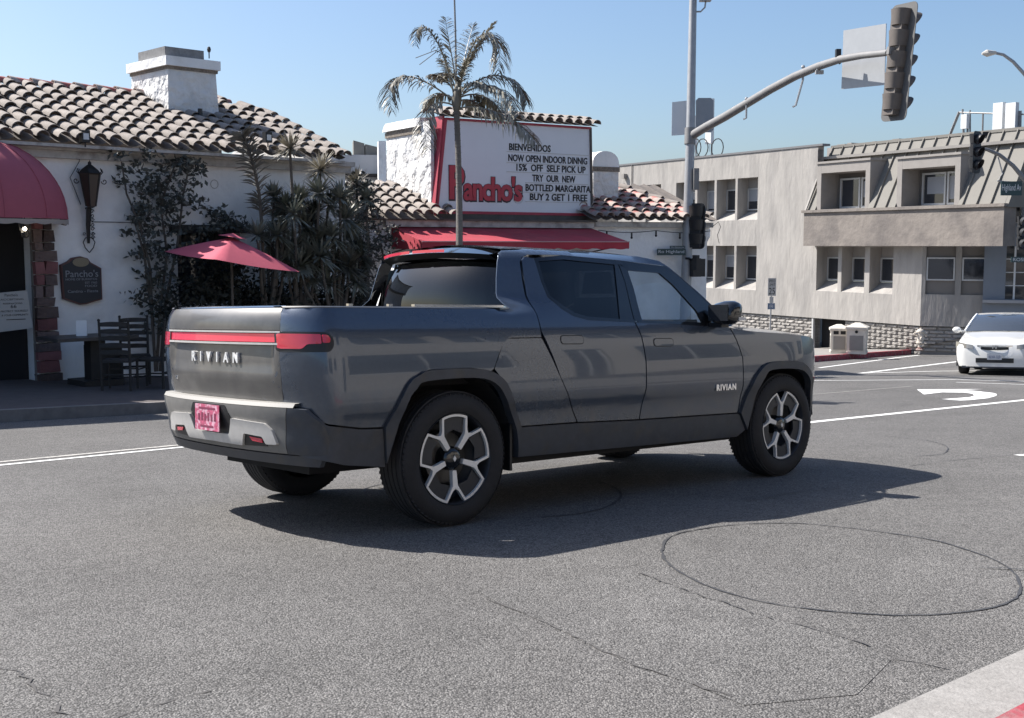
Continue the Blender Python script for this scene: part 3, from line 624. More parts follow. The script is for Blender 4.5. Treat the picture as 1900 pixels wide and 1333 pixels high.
def hood(x, s):
    xx = min(x, 4.05); zf = FZ(xx); w_ = S(xx, zf) - .004
    return V((x + (.16 * (1 - s * s) * max(0, (x - 3.6) / .45) ** 2), s * w_, zf + .058 * (1 - abs(s) ** 3.2) * (1 - .5 * max(0, (x - 3.7) / .35) ** 2)))
obj('hood', grid(lin(2.72, 4.05, 22), lin(-1, 1, 24), hood), m_paint, truck, True, angle=60)
fr = lambda y, z, o: V((XF(y, z) + o, y, z))
panel('front_fascia', [(-.84, .80), (.84, .80), (.86, .98), (.80, 1.07), (-.80, 1.07), (-.86, .98)], m_paint, truck, fr, res=.05)
panel('front_bumper', [(-.84, .42), (.84, .42), (.86, .795), (-.86, .795)], m_clad, truck, fr, res=.06)
panel('front_light_bar', [(-.62, .93), (.62, .93), (.62, .965), (-.62, .965)], m_white, truck, fr, res=.05, off=.006)
obj('side_marker', MB().box((3.955, -.925, .765), (3.975, -.90, .79)), m_red, truck)
# cabin
def seat(x, y):
    o = MB(); o.box((x - .05, y - .24, .95), (x + .10, y + .24, 1.44), taper=.8); o.box((x, y - .25, .80), (x + .50, y + .25, .96)); o.box((x - .03, y - .12, 1.47), (x + .07, y + .12, 1.63), taper=.8)
    a = obj('seat', o, m_black, truck); return a
for x in (.95, 1.85):
    for y in (-.40, .40): seat(x, y)
obj('dashboard', MB().box((2.42, -.74, .85), (2.74, .74, 1.275), taper=.9), m_black, truck)
obj('cabin_floor', MB().box((.6, -.85, .55), (2.75, .85, .62)), m_dark, truck)
mb = MB(); mb.tube([(2.42 + .05 * cos(a) * 0 + .06 * sin(a), .40 + .185 * cos(a), 1.24 + .17 * sin(a)) for a in lin(0, 2 * pi, 18)], .014, 6, False); obj('steering_wheel', mb, m_black, truck, True)
# wheels
def wheel(name):
    w_ = empty(name, Matrix.Identity(4))
    mb = MB(); H = .135; R_ = .418
    prof = [(.282, -H + .02), (.288, -H + .005), (.31, -H - .006), (.35, -H - .008), (.385, -H + .004), (.405, -H + .022), (.413, -H + .04)]
    for k in range(5):
        a = -H + .045 + k * .042
        prof += [(R_, a), (R_, a + .032), (.409, a + .034), (.409, a + .040)]
    prof += [(.413, H - .04), (.405, H - .022), (.385, H - .004), (.35, H + .008), (.31, H + .006), (.288, H - .005), (.282, H - .02)]
    mb.lathe(prof, 64); obj('tyre', mb, m_rubber, w_, True, angle=30)
    # tread blocks: cross ribs on the shoulders
    mb = MB()
    for k in range(72):
        a = 2 * pi * k / 72
        for sg in (-1, 1):
            M = Matrix.Rotation(a, 4, 'Z') @ loc(.4030, 0, sg * .108) @ Matrix.Rotation(sg * .5, 4, 'X')
            mb.box((-.008, -.010, -.016), (.0015, .010, .016), M)
    tb = obj('tread', mb, m_rubber, w_); tag(tb, kind='stuff')
    mb = MB(); mb.lathe([(.286, H - .012), (.282, H - .002), (.276, H - .01), (.272, .0), (.20, -.06), (.05, -.06)], 48); rim = obj('rim', mb, m_rimdark, w_, True)
    mb = MB(); mb.lathe([(.0, H - .02), (.045, H - .02), (.060, H - .03), (.075, H - .05), (.078, 0)], 24); obj('hub', mb, m_gloss, rim, True)
    obj('emblem', MB().prism([(0, .020), (.013, 0), (0, -.020), (-.013, 0)], lambda x, y: V((x, y, H - .021)), lambda x, y: V((x, y, H - .016))), m_silver, rim)
    mb = MB(); mb.lathe([(.03, .02), (.16, .02), (.17, .0), (.17, -.02)], 32); obj('brake_disc', mb, mat("brake disc", (.10, .10, .10), .4, .7), rim, True)
    zf = H - .014; WS = 1.085
    for k in range(5):
        M = Matrix.Rotation(2 * pi * k / 5, 4, 'Z') @ Matrix.Diagonal((WS, WS, 1, 1))
        # silver Y spoke pointing to -y of the wheel face
        sp_ = [(-.015, -.070), (-.024, -.168), (-.070, -.248), (-.085, -.244), (-.086, -.238), (-.036, -.160)]
        Y = [(-.014, -.068), (.014, -.068), (.018, -.152), (.028, -.170), (.079, -.2435), (.067, -.250), (.020, -.184), (0, -.171), (-.020, -.184), (-.067, -.250), (-.079, -.2435), (-.028, -.170), (-.018, -.152)]
        mb = MB(); mb.prism(Y, lambda x, y: M @ V((x, y, zf - .022 - .03 * (1 - min(1, math.hypot(x, y) / .2)))), lambda x, y: M @ V((x, y, zf + .004 - .018 * (1 - min(1, math.hypot(x, y) / .2))))); obj('spoke', mb, m_silver, rim)
        # rim arc joining the tips of neighbouring spokes
        a0 = -pi / 2 + atan2(.066, .250) + .02; a1 = -pi / 2 + 2 * pi / 5 - atan2(.066, .250) - .02
        arc = [(.2575 * cos(a), .2575 * sin(a)) for a in lin(a0, a1, 8)] + [(.241 * cos(a), .241 * sin(a)) for a in lin(a1, a0, 8)]
        mb = MB(); mb.prism(arc, lambda x, y: M @ V((x, y, zf - .018)), lambda x, y: M @ V((x, y, zf + .004))); obj('rim_arc', mb, m_silver, rim)
        b0, b1 = a0 + .02, a1 - .02; am = (a0 + a1) / 2
        ins = [(.243 * cos(a), .243 * sin(a)) for a in lin(b0, b1, 6)] + [(.155 * cos(am + .42), .155 * sin(am + .42)), (.165 * cos(am), .165 * sin(am)), (.155 * cos(am - .42), .155 * sin(am - .42))]
        mb = MB(); mb.prism(ins, lambda x, y: M @ V((x, y, zf - .03)), lambda x, y: M @ V((x, y, zf - .014))); obj('spoke_insert', mb, m_rimdark, rim)
    return w_
wr = wheel('wheel'); wr.parent = truck
def wm(x, s, spin):   # local z of the wheel -> outward
    return loc(x, s * .85, .418) @ (rot(90, 'X') if s < 0 else rot(-90, 'X')) @ rot(spin, 'Z')
wr.matrix_local = wm(0, -1, 1)
copy_tree(wr, wm(3.449, -1, 182.5), truck); copy_tree(wr, wm(0, 1, 25), truck); copy_tree(wr, wm(3.449, 1, 50), truck)
# ------------------------------------------------------------------ facades
class Fac:
    """upright frame: x along the wall, y into the building, z up; az is the compass heading of x"""
    def __init__(s, o, az): s.M = Matrix.Translation(o) @ rot(90 - az, 'Z'); s.I = s.M.inverted()
    def pix(s, px, py, y=0.0):
        o = s.I @ V((0, 0, CAMZ)); d = s.I.to_3x3() @ ray(px, py); t = (y - o.y) / d.y; p = o + d * t; return (p.x, p.z)
    def plane(s, px, py, y0, z0, k):
        """hit the slope z = z0 + k (y - y0)"""
        o = s.I @ V((0, 0, CAMZ)); d = s.I.to_3x3() @ ray(px, py); t = (z0 - o.z + k * (o.y - y0)) / (d.z - k * d.y); return o + d * t
    def hit(s, px, py, axis, val):
        o = s.I @ V((0, 0, CAMZ)); d = s.I.to_3x3() @ ray(px, py); t = (val - o[axis]) / d[axis]; return o + d * t
FL = Fac(at(130, 700, 19.5), 46)
FS = Fac(at(812, 394, 25.2), 57.5)
FR = Fac(at(711, 407, 24.6), 62)
FG = Fac(at(1707, 605, 42), 150.3)
def wallmesh(x0, x1, z0, z1, holes, depth=.25, y=0.0, thick=.3, ends=True, slope=0.0):
    """wall front with openings cut in it, reveals turned in; slope = how far each sill falls towards the street"""
    mb = MB(); xs = sorted({x0, x1} | {h[i] for h in holes for i in (0, 1)}); zs = sorted({z0, z1} | {h[i] for h in holes for i in (2, 3)})
    for a, b in zip(xs, xs[1:]):
        for c, d in zip(zs, zs[1:]):
            mx, mz = (a + b) / 2, (c + d) / 2
            if any(h[0] < mx < h[1] and h[2] < mz < h[3] for h in holes): continue
            mb.add([(a, y, c), (b, y, c), (b, y, d), (a, y, d)], [(0, 1, 2, 3)])
    for a, b, c, d in holes:
        q = y + depth; cs = c + slope
        mb.add([(a, y, c), (b, y, c), (b, y, d), (a, y, d), (a, q, cs), (b, q, cs), (b, q, d), (a, q, d)], [(0, 1, 5, 4), (1, 2, 6, 5), (2, 3, 7, 6), (3, 0, 4, 7)])
        mb.add([(a, q, c), (b, q, c), (b, q, cs), (a, q, cs)], [(0, 1, 2, 3)]) if slope else None
    if ends:
        mb.add([(x0, y, z0), (x0, y, z1), (x0, y + thick, z1), (x0, y + thick, z0)], [(0, 1, 2, 3)]); mb.add([(x1, y, z0), (x1, y, z1), (x1, y + thick, z1), (x1, y + thick, z0)], [(0, 1, 2, 3)])
        mb.add([(x0, y, z1), (x1, y, z1), (x1, y + thick, z1), (x0, y + thick, z1)], [(0, 1, 2, 3)])
    return mb
TILE = None
def tilemesh():
    mb = MB(); n = 7; L = .47; vs = []
    for j, (yy, r, zz) in enumerate(((0, .112, .035), (L, .088, .0))):
        for rr in (r, r - .014):
            for k in range(n + 1):
                a = pi * k / n; vs.append((rr * cos(a), yy, zz + rr * sin(a) * .92))
    m = n + 1; f = []
    for k in range(n):
        f += [(k, k + 1, 2 * m + k + 1, 2 * m + k), (m + k, 3 * m + k, 3 * m + k + 1, m + k + 1), (k, m + k, m + k + 1, k + 1)]
    f += [(0, 2 * m, 3 * m, m), (n, m + n, 3 * m + n, 2 * m + n)]
    return mb.add(vs, f)
def tiles(parent, k, y0, z0, y1, xr, m, sp=.30, ex=.37, only=None, limit=300, name='roof_tile'):
    """barrel tiles on the slope z = z0 + k (y - y0); xr(y) gives the x range of each course"""
    global TILE
    ang = math.atan(k); ca = cos(ang); rows = int((y1 - y0) / (ex * ca)) + 1; cnt = 0
    xa, xb = xr(y0)
    for r in range(rows):
        y = y0 + r * ex * ca; a, b = xr(y); i0 = math.ceil((a - xa) / sp); i1 = math.floor((b - xa) / sp)
        for i in range(i0, i1 + 1):
            x = xa + i * sp + random.uniform(-.02, .02)
            if only and not only(x, y): continue
            if cnt >= limit: return cnt
            M = loc(x, y + random.uniform(-.03, .03), z0 + k * (y - y0) + .055 + random.uniform(-.006, .008)) @ Matrix.Rotation(ang - .03 + random.uniform(-.012, .012), 4, 'X') @ Matrix.Rotation(random.uniform(-.035, .035), 4, 'Z')
            if TILE is None or TILE.data.materials[0] != m:
                TILE = obj(name, tilemesh(), m, parent, True, M)
            else:
                c = TILE.copy(); COL.objects.link(c); c.parent = parent; c.matrix_local = M
            cnt += 1
    return cnt
def pans(parent, k, y0, z0, y1, xr, m, sp=.30, name='pan_tiles'):
    mb = MB(); ys = [y0 + (y1 - y0) * i / 6 for i in range(7)]; xa, _ = xr(y0)
    for j in range(6):
        ya, yb = ys[j], ys[j + 1]; a, b = xr((ya + yb) / 2); i = math.floor((a - xa) / sp)
        while xa + i * sp < b:
            for q in range(4):
                u0, u1 = q / 4, (q + 1) / 4; h = lambda u: -.05 * sin(pi * u) + .055
                X0, X1 = xa + (i + u0) * sp, xa + (i + u1) * sp
                mb.add([(X0, ya, z0 + k * (ya - y0) + h(u0)), (X1, ya, z0 + k * (ya - y0) + h(u1)), (X1, yb, z0 + k * (yb - y0) + h(u1)), (X0, yb, z0 + k * (yb - y0) + h(u0))], [(0, 1, 2, 3)])
            i += 1
    return obj(name, mb, m, parent)
def splitletters(o, name, y):
    bm = bmesh.new(); bm.from_mesh(o.data); seen = set(); isl = []
    for v in bm.verts:
        if v in seen: continue
        st = [v]; seen.add(v); cur = []
        while st:
            q = st.pop(); cur.append(q)
            for e in q.link_edges:
                w_ = e.other_vert(q)
                if w_ not in seen: seen.add(w_); st.append(w_)
        isl.append((min(q.co.x for q in cur), max(q.co.x for q in cur), cur))
    isl.sort(key=lambda t: t[0]); groups = []
    for a, b, c in isl:
        if groups and a < groups[-1][1] - .3 * min(b - a, groups[-1][1] - groups[-1][0]) : groups[-1][1] = max(b, groups[-1][1]); groups[-1][2] += c
        else: groups.append([a, b, list(c)])
    for a, b, c in groups:
        ix = {v: i for i, v in enumerate(c)}; fs_ = {f for v in c for f in v.link_faces}
        me = bpy.data.meshes.new(name); me.from_pydata([tuple(v.co) for v in c], [], [[ix[v] for v in f.verts] for f in fs_]); me.materials.append(o.data.materials[0])
        q = bpy.data.objects.new(name, me); COL.objects.link(q); q.parent = o.parent; q.matrix_local = loc(0, y, 0) @ FRONT
    bm.free(); bpy.data.objects.remove(o); return None
def textfit(name, s, x0, x1, z0, z1, y, m, parent, ex=.004, off=0, shear=0, spacing=1):
    o = text(name, s, 1, m, parent, Matrix.Identity(4), ex, off, 1, spacing, 'LEFT', shear)
    me = o.data; xs = [v.co.x for v in me.vertices]; ys = [v.co.y for v in me.vertices]
    a, b, c, d = min(xs), max(xs), min(ys), max(ys)
    for v in me.vertices: v.co = V((x0 + (v.co.x - a) / (b - a) * (x1 - x0), z0 + (v.co.y - c) / (d - c) * (z1 - z0), v.co.z))
    o.matrix_local = loc(0, y, 0) @ FRONT
    if name in ('letter_row', 'board_lettering', 'poster_print'): return splitletters(o, 'letter', y)
    return o
# ------------------------------------------------------------------ restaurant, left wing
rl = empty('restaurant_building', FL.M, 'white stucco restaurant wing with long clay tiled roof and square chimney', 'building')
XE = 5.64; K = .40; YE = -.35; ZE = 3.80; YR = 2.62
door = (-2.3, FL.pix(62, 500)[0], -.3, FL.pix(60, 408)[1] + .35)
wx0, wz1 = FL.pix(328, 430); wx1, wz0 = FL.pix(448, 560)
win = (wx0, wx1, wz0, wz1)
obj('wall', wallmesh(-9, XE, -.6, 3.62, [door, win], .35, 0, .35), m_stucco, rl)
obj('end_wall', MB().box((XE - .35, .352, -.6), (XE - .002, 5.4, 3.62)), m_stucco, rl)
obj('gable_wall', MB().add([(XE - .1, .0, 3.62), (XE - .1, YR, 3.62 + K * YR + .1), (XE - .1, 5.4, 3.62)], [(0, 1, 2)]), m_stucco, rl)
obj('cornice', MB().box((-9, -.14, 3.58), (XE + .05, .0, 3.70)).box((-9, -.20, 3.70), (XE + .10, .02, 3.79)), m_trim, rl)
obj('wall_band', MB().box((-9, -.03, FL.pix(300, 305)[1]), (XE + .01, -.002, FL.pix(300, 305)[1] + .05)), m_stucco, rl)
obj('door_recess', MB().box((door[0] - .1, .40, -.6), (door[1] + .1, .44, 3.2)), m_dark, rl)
obj('window', MB().box((win[0], .345, win[2]), (win[1], .36, win[3])), m_winglass, rl)
fr_ = MB()
for i in range(5):
    x = win[0] + (win[1] - win[0]) * i / 4; fr_.box((x - .025, .30, win[2]), (x + .025, .343, win[3]))
obj('window_frame', fr_, m_wood, rl)
obj('window_head', MB().box((win[0] - .15, -.12, win[3] - .02), (win[1] + .15, -.003, win[3] + .12)), m_wood, rl)
XTE = FL.pix(634, 290, -.43)[0]
roof = pans(rl, K, YE, ZE, YR, lambda y: (-3.0, XTE - .1 if y < .5 else XTE - .25), m_tiledark, name='roof')
XTE = FL.pix(634, 290, -.43)[0]
XR_ = lambda y: (-3.0 + .15, XTE - .10 * max(0, y) if y < 1.9 else XTE - .19 - (y - 1.9) * 1.15)
nt_ = tiles(roof, K, YE - .08, ZE, YR - .05, XR_, m_tile, limit=260)
obj('back_slope', MB().add([(-9, YR, ZE + K * (YR - YE)), (XE - .9, YR, ZE + K * (YR - YE)), (XE, 6, 3.7), (-9, 6, 3.7)], [(0, 1, 2, 3)]), m_tiledark, roof)
obj('roof_edge', MB().box((-9, YE - .02, ZE - .06), (XTE + .12, 0, ZE - .01)), m_trim, roof)
zr = ZE + K * (YR - YE)
rt = None
x = -3.0
while x < XTE - 1.0:
    M = loc(x, YR, zr + .06) @ rot(-90, 'Z') @ Matrix.Rotation(.03, 4, 'X') @ Matrix.Diagonal((1.15, 1, 1.1, 1))
    if rt is None: rt = obj('ridge_tile', tilemesh(), m_tilered, roof, True, M)
    else: copyo(rt, roof, M)
    x += .40
for i in range(9):       # verge tiles stepping down the end of the roof
    t = i / 8; y = YR - .1 - t * (YR + .35)
    xx = XR_(y)[1] + .10
    copyo(TILE, roof, loc(xx, y, ZE + K * (y - YE) + .09) @ Matrix.Rotation(math.atan(K), 4, 'X'))
# rest of the roof outside the picture
far = pans(rl, K, YE, ZE, YR, lambda y: (-9, -3.0), m_tile, name='far_roof_tiles'); tag(far, kind='stuff')
# chimney
c0 = FL.plane(312, 218, YE, ZE, K); cy = c0.y; cR = FL.pix(410, 222, cy); cyb = FL.hit(243, 175, 0, c0.x).y
cT = FL.pix(315, 128, cy)[1]; cT2 = FL.pix(312, 104, cy)[1]
X0, X1, Y0, Y1 = c0.x, cR[0], cy, min(cyb, cy + 1.6)
mb = MB(); zb = ZE - .1
mb.add([(X0 - .02, Y0 - .03, zb), (X1, Y0 - .03, zb), (X1, Y1, zb), (X0 - .02, Y1, zb), (X0 + .02, Y0, cT), (X1 - .09, Y0, cT), (X1 - .09, Y1, cT), (X0 + .02, Y1, cT)], [(0, 1, 5, 4), (1, 2, 6, 5), (2, 3, 7, 6), (3, 0, 4, 7), (4, 5, 6, 7)])
ch = obj('chimney', mb, m_stuccorough, roof)
# its children would be a fourth level, so cap and flue are parts of the roof too
obj('chimney_band', MB().box((X0 - .0, Y0 - .03, cT), (X1 - .06, Y1 + .03, cT + .06)), mat("stained brick band", (.20, .17, .14), .95, var=.5, vs=18, bump=.02, bs=30), roof)
obj('chimney_cap', MB().box((X0 - .05, Y0 - .07, cT + .06), (X1 - .02, Y1 + .07, cT2)), m_stucco, roof)
obj('flue', MB().box((X0 + .05, Y0 + .15, cT2), (X1 - .25, Y1 - .25, cT2 + .20)), mat("soot grey brick", (.20, .20, .20), .95, var=.3, vs=9), roof)
fb = FL.pix(388, 104, cy + .4); obj('spark_arrester', MB().tube([(fb[0], cy + .4, fb[1] - .05), (fb[0], cy + .4, fb[1] + .07)], .012).ball((fb[0], cy + .4, fb[1] + .12), .04, 8, (1, 1, 1.6)), m_iron, roof)
vp = FL.plane(372, 232, YE, ZE, K); obj('vent_pipe', MB().tube([vp, vp + V((0, 0, .30))], .045), m_black, roof)
# flood lamps on the eaves
for px, py in ((158, 262), (497, 263)):
    x, z = FL.pix(px, py, -.42)
    t = empty('flood_lamp', FL.M @ loc(x, -.44, z), 'small black square flood lamp on the tiled eave above the ' + ('iron wall lantern' if px < 300 else 'spiky plants'), 'lamp', 'flood lamps on the eaves')
    obj('housing', MB().box((-.07, -.02, -.02), (.07, .09, .17)), m_black, t); obj('lens', MB().box((-.045, -.028, .02), (.045, -.021, .12)), m_signwhite, t); obj('bracket', MB().tube([(0, .02, -.1), (0, .02, 0)], .012), m_iron, t)
# stone jamb of the doorway: stones one by one
z = -.05; i = 0; jx0 = door[1] - .02
while z < 2.45:
    h = random.uniform(.11, .23); x = jx0
    wid = random.uniform(.30, .40) * (1.0 + .10 * (z < .6)); parts_ = [wid] if random.random() < .55 else [wid * .45, wid * .55]
    for w_ in parts_:
        M = loc(x + w_ / 2, -.03, z + h / 2)
        mb = MB(); a, b, c = w_ / 2 - .008, .09, h / 2 - .008; j = lambda: random.uniform(-.018, .018)
        vs = [(sx * a + j(), sy * b + j() * .8, sz * c + j() * .6) for sx, sy, sz in ((-1, -1, -1), (1, -1, -1), (1, 1, -1), (-1, 1, -1), (-1, -1, 1), (1, -1, 1), (1, 1, 1), (-1, 1, 1))]
        mb.add(vs, [(3, 2, 1, 0), (4, 5, 6, 7), (0, 1, 5, 4), (1, 2, 6, 5), (2, 3, 7, 6), (3, 0, 4, 7)])
        obj('stone', mb, mat("pinkish doorway stone", (.20, .085, .085), .9, var=.25, vs=7, rand=.35) if random.random() < .20 else m_stone, rl, M=M)
        x += w_
    z += h
obj('jamb_backing', MB().box((jx0, .002, -.3), (jx0 + .36, .06, 2.5)), m_mortar, rl)
# dome awning over the door
cx = FL.pix(-22, 400, -.6)[0]; ax1, az0 = FL.pix(132, 408, -.45); Wd = ax1 - cx; Hd = FL.pix(40, 255, -.5)[1] - az0
dome = empty('dome_awning', FL.M @ loc(cx, 0, az0), 'rounded red canvas awning over the restaurant door', 'awning')
def domep(a, b): return V((-Wd * cos(a), -1.15 * sin(a) * cos(b), Hd * sin(b) * (1 if True else 0)))
def dm(u, v):   # u along the rim 0..1, v rim to top 0..1
    a = pi * u; r = cos(v * pi / 2); return V((-Wd * cos(a) * r, -1.25 * sin(a) ** .8 * r - .01, Hd * sin(v * pi / 2) ** .95))
obj('canopy', grid(lin(0, 1, 28), lin(0, 1, 12), dm), m_awnfront, dome, True)
val = grid(lin(0, 1, 84), [0, 1], lambda u, v: dm(u, 0) + V((0, -.003, -.012 if v == 0 else -.07 - .022 * abs(sin(u * pi * 13)))))
obj('valance', val, mat("beige awning trim", (.36, .31, .27), .8), dome)
for u in (.17, .33, .5, .67, .83):
    obj('rib', MB().tube([dm(u, v) + V((0, -.004, .004)) for v in lin(0, .96, 10)], .008, 5), m_awnfront, dome)
textfit('awning_emblem', '~o~', .22, .62, .16, .34, 0, mat("faded awning print", (.42, .13, .13), .8), dome, .002)
# hanging lamp under the awning
x, z = FL.pix(46, 425, -.3); t = empty('hanging_lamp', FL.M @ loc(x, -.3, z), 'lit glass lantern hanging in the dark restaurant doorway', 'lamp')
obj('bulb', MB().ball((0, 0, 0), .035, 8), mat("lit bulb", (1, .9, .8), .5, emit=((1, .93, .85), 9)), t)
obj('cage', MB().tube([(0, 0, .10), (0, 0, .30)], .01).lathe([(.11, .10), (.10, .12), (.02, .14)], 6).lathe([(.04, -.14), (.05, -.13)], 6), m_iron, t)
gl_ = MB(); gl_.lathe([(.05, -.13), (.105, .10)], 6); obj('lamp_glass', gl_, g_lamp, t)
for k in range(6):
    a = pi * k / 3; gl_ = MB().tube([(.05 * cos(a), .05 * sin(a), -.13), (.105 * cos(a), .105 * sin(a), .10)], .006, 4); obj('cage_bar', gl_, m_iron, t)
# notice board in the door
p = [FL.pix(a, b, -.25) for a, b in ((-14, 545), (50, 539), (61, 609), (-4, 617))]
nb = obj('notice_poster', MB().prism([(q[0], q[1]) for q in p], lambda x, z: (x, -.25, z), lambda x, z: (x, -.235, z)), m_signgrey, None, M=FL.M.copy()); tag(nb, 'tilted white notice poster standing in the dark doorway', 'poster')
nx, nz = FL.pix(24, 562, -.26)
for k, (s_, h, w_) in enumerate((("Pancho's", .045, .20), ('ACCEPTING', .028, .36), ('RESERVATIONS', .024, .30), ('66', .055, .09), ('PROTECT YOURSELF', .030, .42), ('& YOUR COMMUNITY', .030, .42), ('________', .012, .30))):
    tx = textfit('poster_print', s_, nx - w_ / 2 - .02 + k * .01, nx + w_ / 2 - .02 + k * .01, nz + .10 - k * .062, nz + .10 - k * .062 + h, -.2525, m_letter, nb, .0005)
# iron wall lantern
def px2(px, py, y=-.18): 
    a = FL.pix(px, py, y); return (a[0], y, a[1])
lx, _, lzt = px2(165, 297); _, _, lz1 = px2(165, 325); _, _, lz0 = px2(165, 383)
lan = empty('wall_lantern', FL.M @ loc(lx, -.20, lz0), 'large wrought iron lantern on the white wall beside the red dome awning', 'lantern')
h = lz1 - lz0
obj('lantern_body', MB().lathe([(.03, -.03), (.085, 0), (.17, h), (.19, h + .02)], 6), mat("brown lantern glass", (.05, .036, .028), .35), lan)
obj('lantern_top', MB().lathe([(.195, h + .02), (.15, h + .08), (.06, h + .15), (.03, h + .17), (.03, h + .20), (.012, h + .22), (0, lzt - lz0)], 6), m_iron, lan)
for k in range(6):
    a = pi * k / 3; obj('lantern_bar', MB().tube([(.087 * cos(a), .087 * sin(a), 0), (.175 * cos(a), .175 * sin(a), h), (.22 * cos(a), .22 * sin(a), h + .05), (.20 * cos(a), .20 * sin(a), h + .10)], .009, 5), m_iron, lan)
def curl(cx, cz, r, a0, turns, n=18, y=0, shrink_=.25, d=1):
    return [(cx + r * (1 - (1 - shrink_) * i / n) * cos(a0 + d * turns * 2 * pi * i / n), y, cz + r * (1 - (1 - shrink_) * i / n) * sin(a0 + d * turns * 2 * pi * i / n)) for i in range(n + 1)]
for s_ in (-1, 1):
    obj('scroll', MB().tube(curl(s_ * .24, h - .10, .05, 0 if s_ < 0 else pi, 1.1, d=s_), .008, 5), m_iron, lan)
zb_ = px2(160, 452)[2] - lz0; zh = px2(160, 470)[2] - lz0
mb = MB().tube([(-.01, .06, -.02), (-.015, .10, -.3), (-.01, .12, zb_)], [.045, .038, .022], 6)
for i in range(7): mb.tube(curl(.06, -.08 + (zb_ + .1) * i / 7, .035, pi * (i % 2), 1.2, 12, .10, d=1), .007, 4)
for s_ in (-1, 1):
    mb.tube([(0, .12, zb_ + .10), (s_ * .06, .12, zb_ + .09), (s_ * .10, .12, zb_ + .02), (s_ * .07, .12, zb_ - .07), (0, .12, zb_ - .15)], .009, 5)
    mb.tube(curl(s_ * .08, zb_ + .15, .03, 0, 1, 10, .12), .006, 4)
mb.tube([(0, .06, -.03), (0, .19, -.03)], .02)
obj('bracket', mb, m_iron, lan)
# painted name board
def brd(pts, y): return [(FL.pix(a, b, y)) for a, b in pts]
bp_ = [(113, 492), (128, 485), (134, 479), (150, 476), (163, 480), (168, 487), (188, 498), (190, 556), (175, 560), (160, 565), (150, 566), (118, 555), (115, 520)]
q = brd(bp_, -.08); sg = obj('name_board', MB().prism(q, lambda x, z: (x, -.08, z), lambda x, z: (x, -.003, z)), mat("board red brown edge", (.12, .055, .05), .7), None, M=FL.M.copy())
tag(sg, 'dark shaped restaurant name board on the white wall below the iron lantern', 'sign')
q2 = shrink(q, .022); obj('board_face', MB().prism(q2, lambda x, z: (x, -.088, z), lambda x, z: (x, -.081, z)), mat("slate board face", (.030, .032, .038), .6), sg)
ctr = FL.pix(150, 487, -.09); obj('board_oval', MB().prism([(ctr[0] + .14 * cos(a), ctr[1] + .075 * sin(a)) for a in lin(0, 2 * pi, 18)[:-1]], lambda x, z: (x, -.094, z), lambda x, z: (x, -.089, z)), mat("gold grey oval", (.24, .20, .13), .6), sg)
m_bt = mat("board lettering", (.26, .27, .29), .6)
for s_, y0, y1, xa, xb in (("Pancho's", 515, 501, 122, 182), ('HOME OF BURRITOS', 521, 516, 122, 180), ('EST 1960', 527, 522.5, 158, 180), ('FOOD', 533, 528.5, 158, 180), ('Cantina - Fiesta', 544, 537, 126, 182)):
    a = FL.pix(xa, y0, -.09); b = FL.pix(xb, y1, -.09); textfit('board_lettering', s_, a[0], b[0], a[1], b[1], -.090, m_bt, sg, .002)
ci = FL.pix(398, 342, -.01); cc_ = obj('wall_ring', MB().tube([(.075 * cos(a), 0, .075 * sin(a)) for a in lin(0, 2 * pi, 20)], .006, 5, False), m_trim, None, M=FL.M @ loc(ci[0], -.008, ci[1])); tag(cc_, 'small round plate outline on the bare white wall under the eave', 'wall plate')
# cables on the wall
mb = MB(); a = px2(170, 412, -.03); b = px2(300, 420, -.03); c = px2(240, 432, -.03)
mb.tube([a, px2(235, 413, -.03), b], .006, 4)
mb.tube([px2(150, 270, -.05), px2(147, 300, -.05), px2(130, 330, -.05), px2(150, 380, -.05)], .006, 4)
lw = obj('wall_cable', mb, m_iron, None, M=FL.M.copy()); tag(lw, 'thin black cable strung from the iron lantern to the vine', 'cable')
# far rooftops in the gap
fz = Fac(at(680, 330, 40), 80)
fbld = empty('far_building', fz.M, 'pale grey flat roofed building seen in the gap between the two restaurant wings', 'building')
a = fz.pix(560, 286); b = fz.pix(760, 350)
obj('wall', MB().box((a[0], 0, -4), (b[0], 4, a[1])), mat("pale grey parapet", (.42, .43, .45), .85, var=.05), fbld)
a1 = fz.pix(560, 322, -.1); obj('ledge', MB().box((a[0], -.35, a1[1] - .1), (b[0], -.002, a1[1])), m_dark, fbld)
for (xa, xb, yt, yb, nm) in ((656, 676, 261, 287, 'roof_hood'), (678, 702, 268, 287, 'roof_hood')):
    p0 = fz.pix(xa, yb, .4); p1 = fz.pix(xb, yt, .4); obj(nm, MB().add([(p0[0], .4, p0[1]), (p1[0], .4, p0[1]), (p1[0], .4, p1[1] - .1), (p0[0], .4, p1[1]), (p0[0], 1.2, p0[1]), (p1[0], 1.2, p0[1]), (p1[0], 1.2, p1[1] - .1), (p0[0], 1.2, p1[1])], [(0, 1, 2, 3), (1, 5, 6, 2), (3, 2, 6, 7), (0, 3, 7, 4), (4, 7, 6, 5)]), m_roofmetal, fbld)
p0 = fz.pix(703, 352, -1); p1 = fz.pix(716, 262, -1); obj('white_shaft', MB().box((p0[0], -1, p0[1] - 2), (p1[0], -.4, p1[1])), m_stucco, fbld)
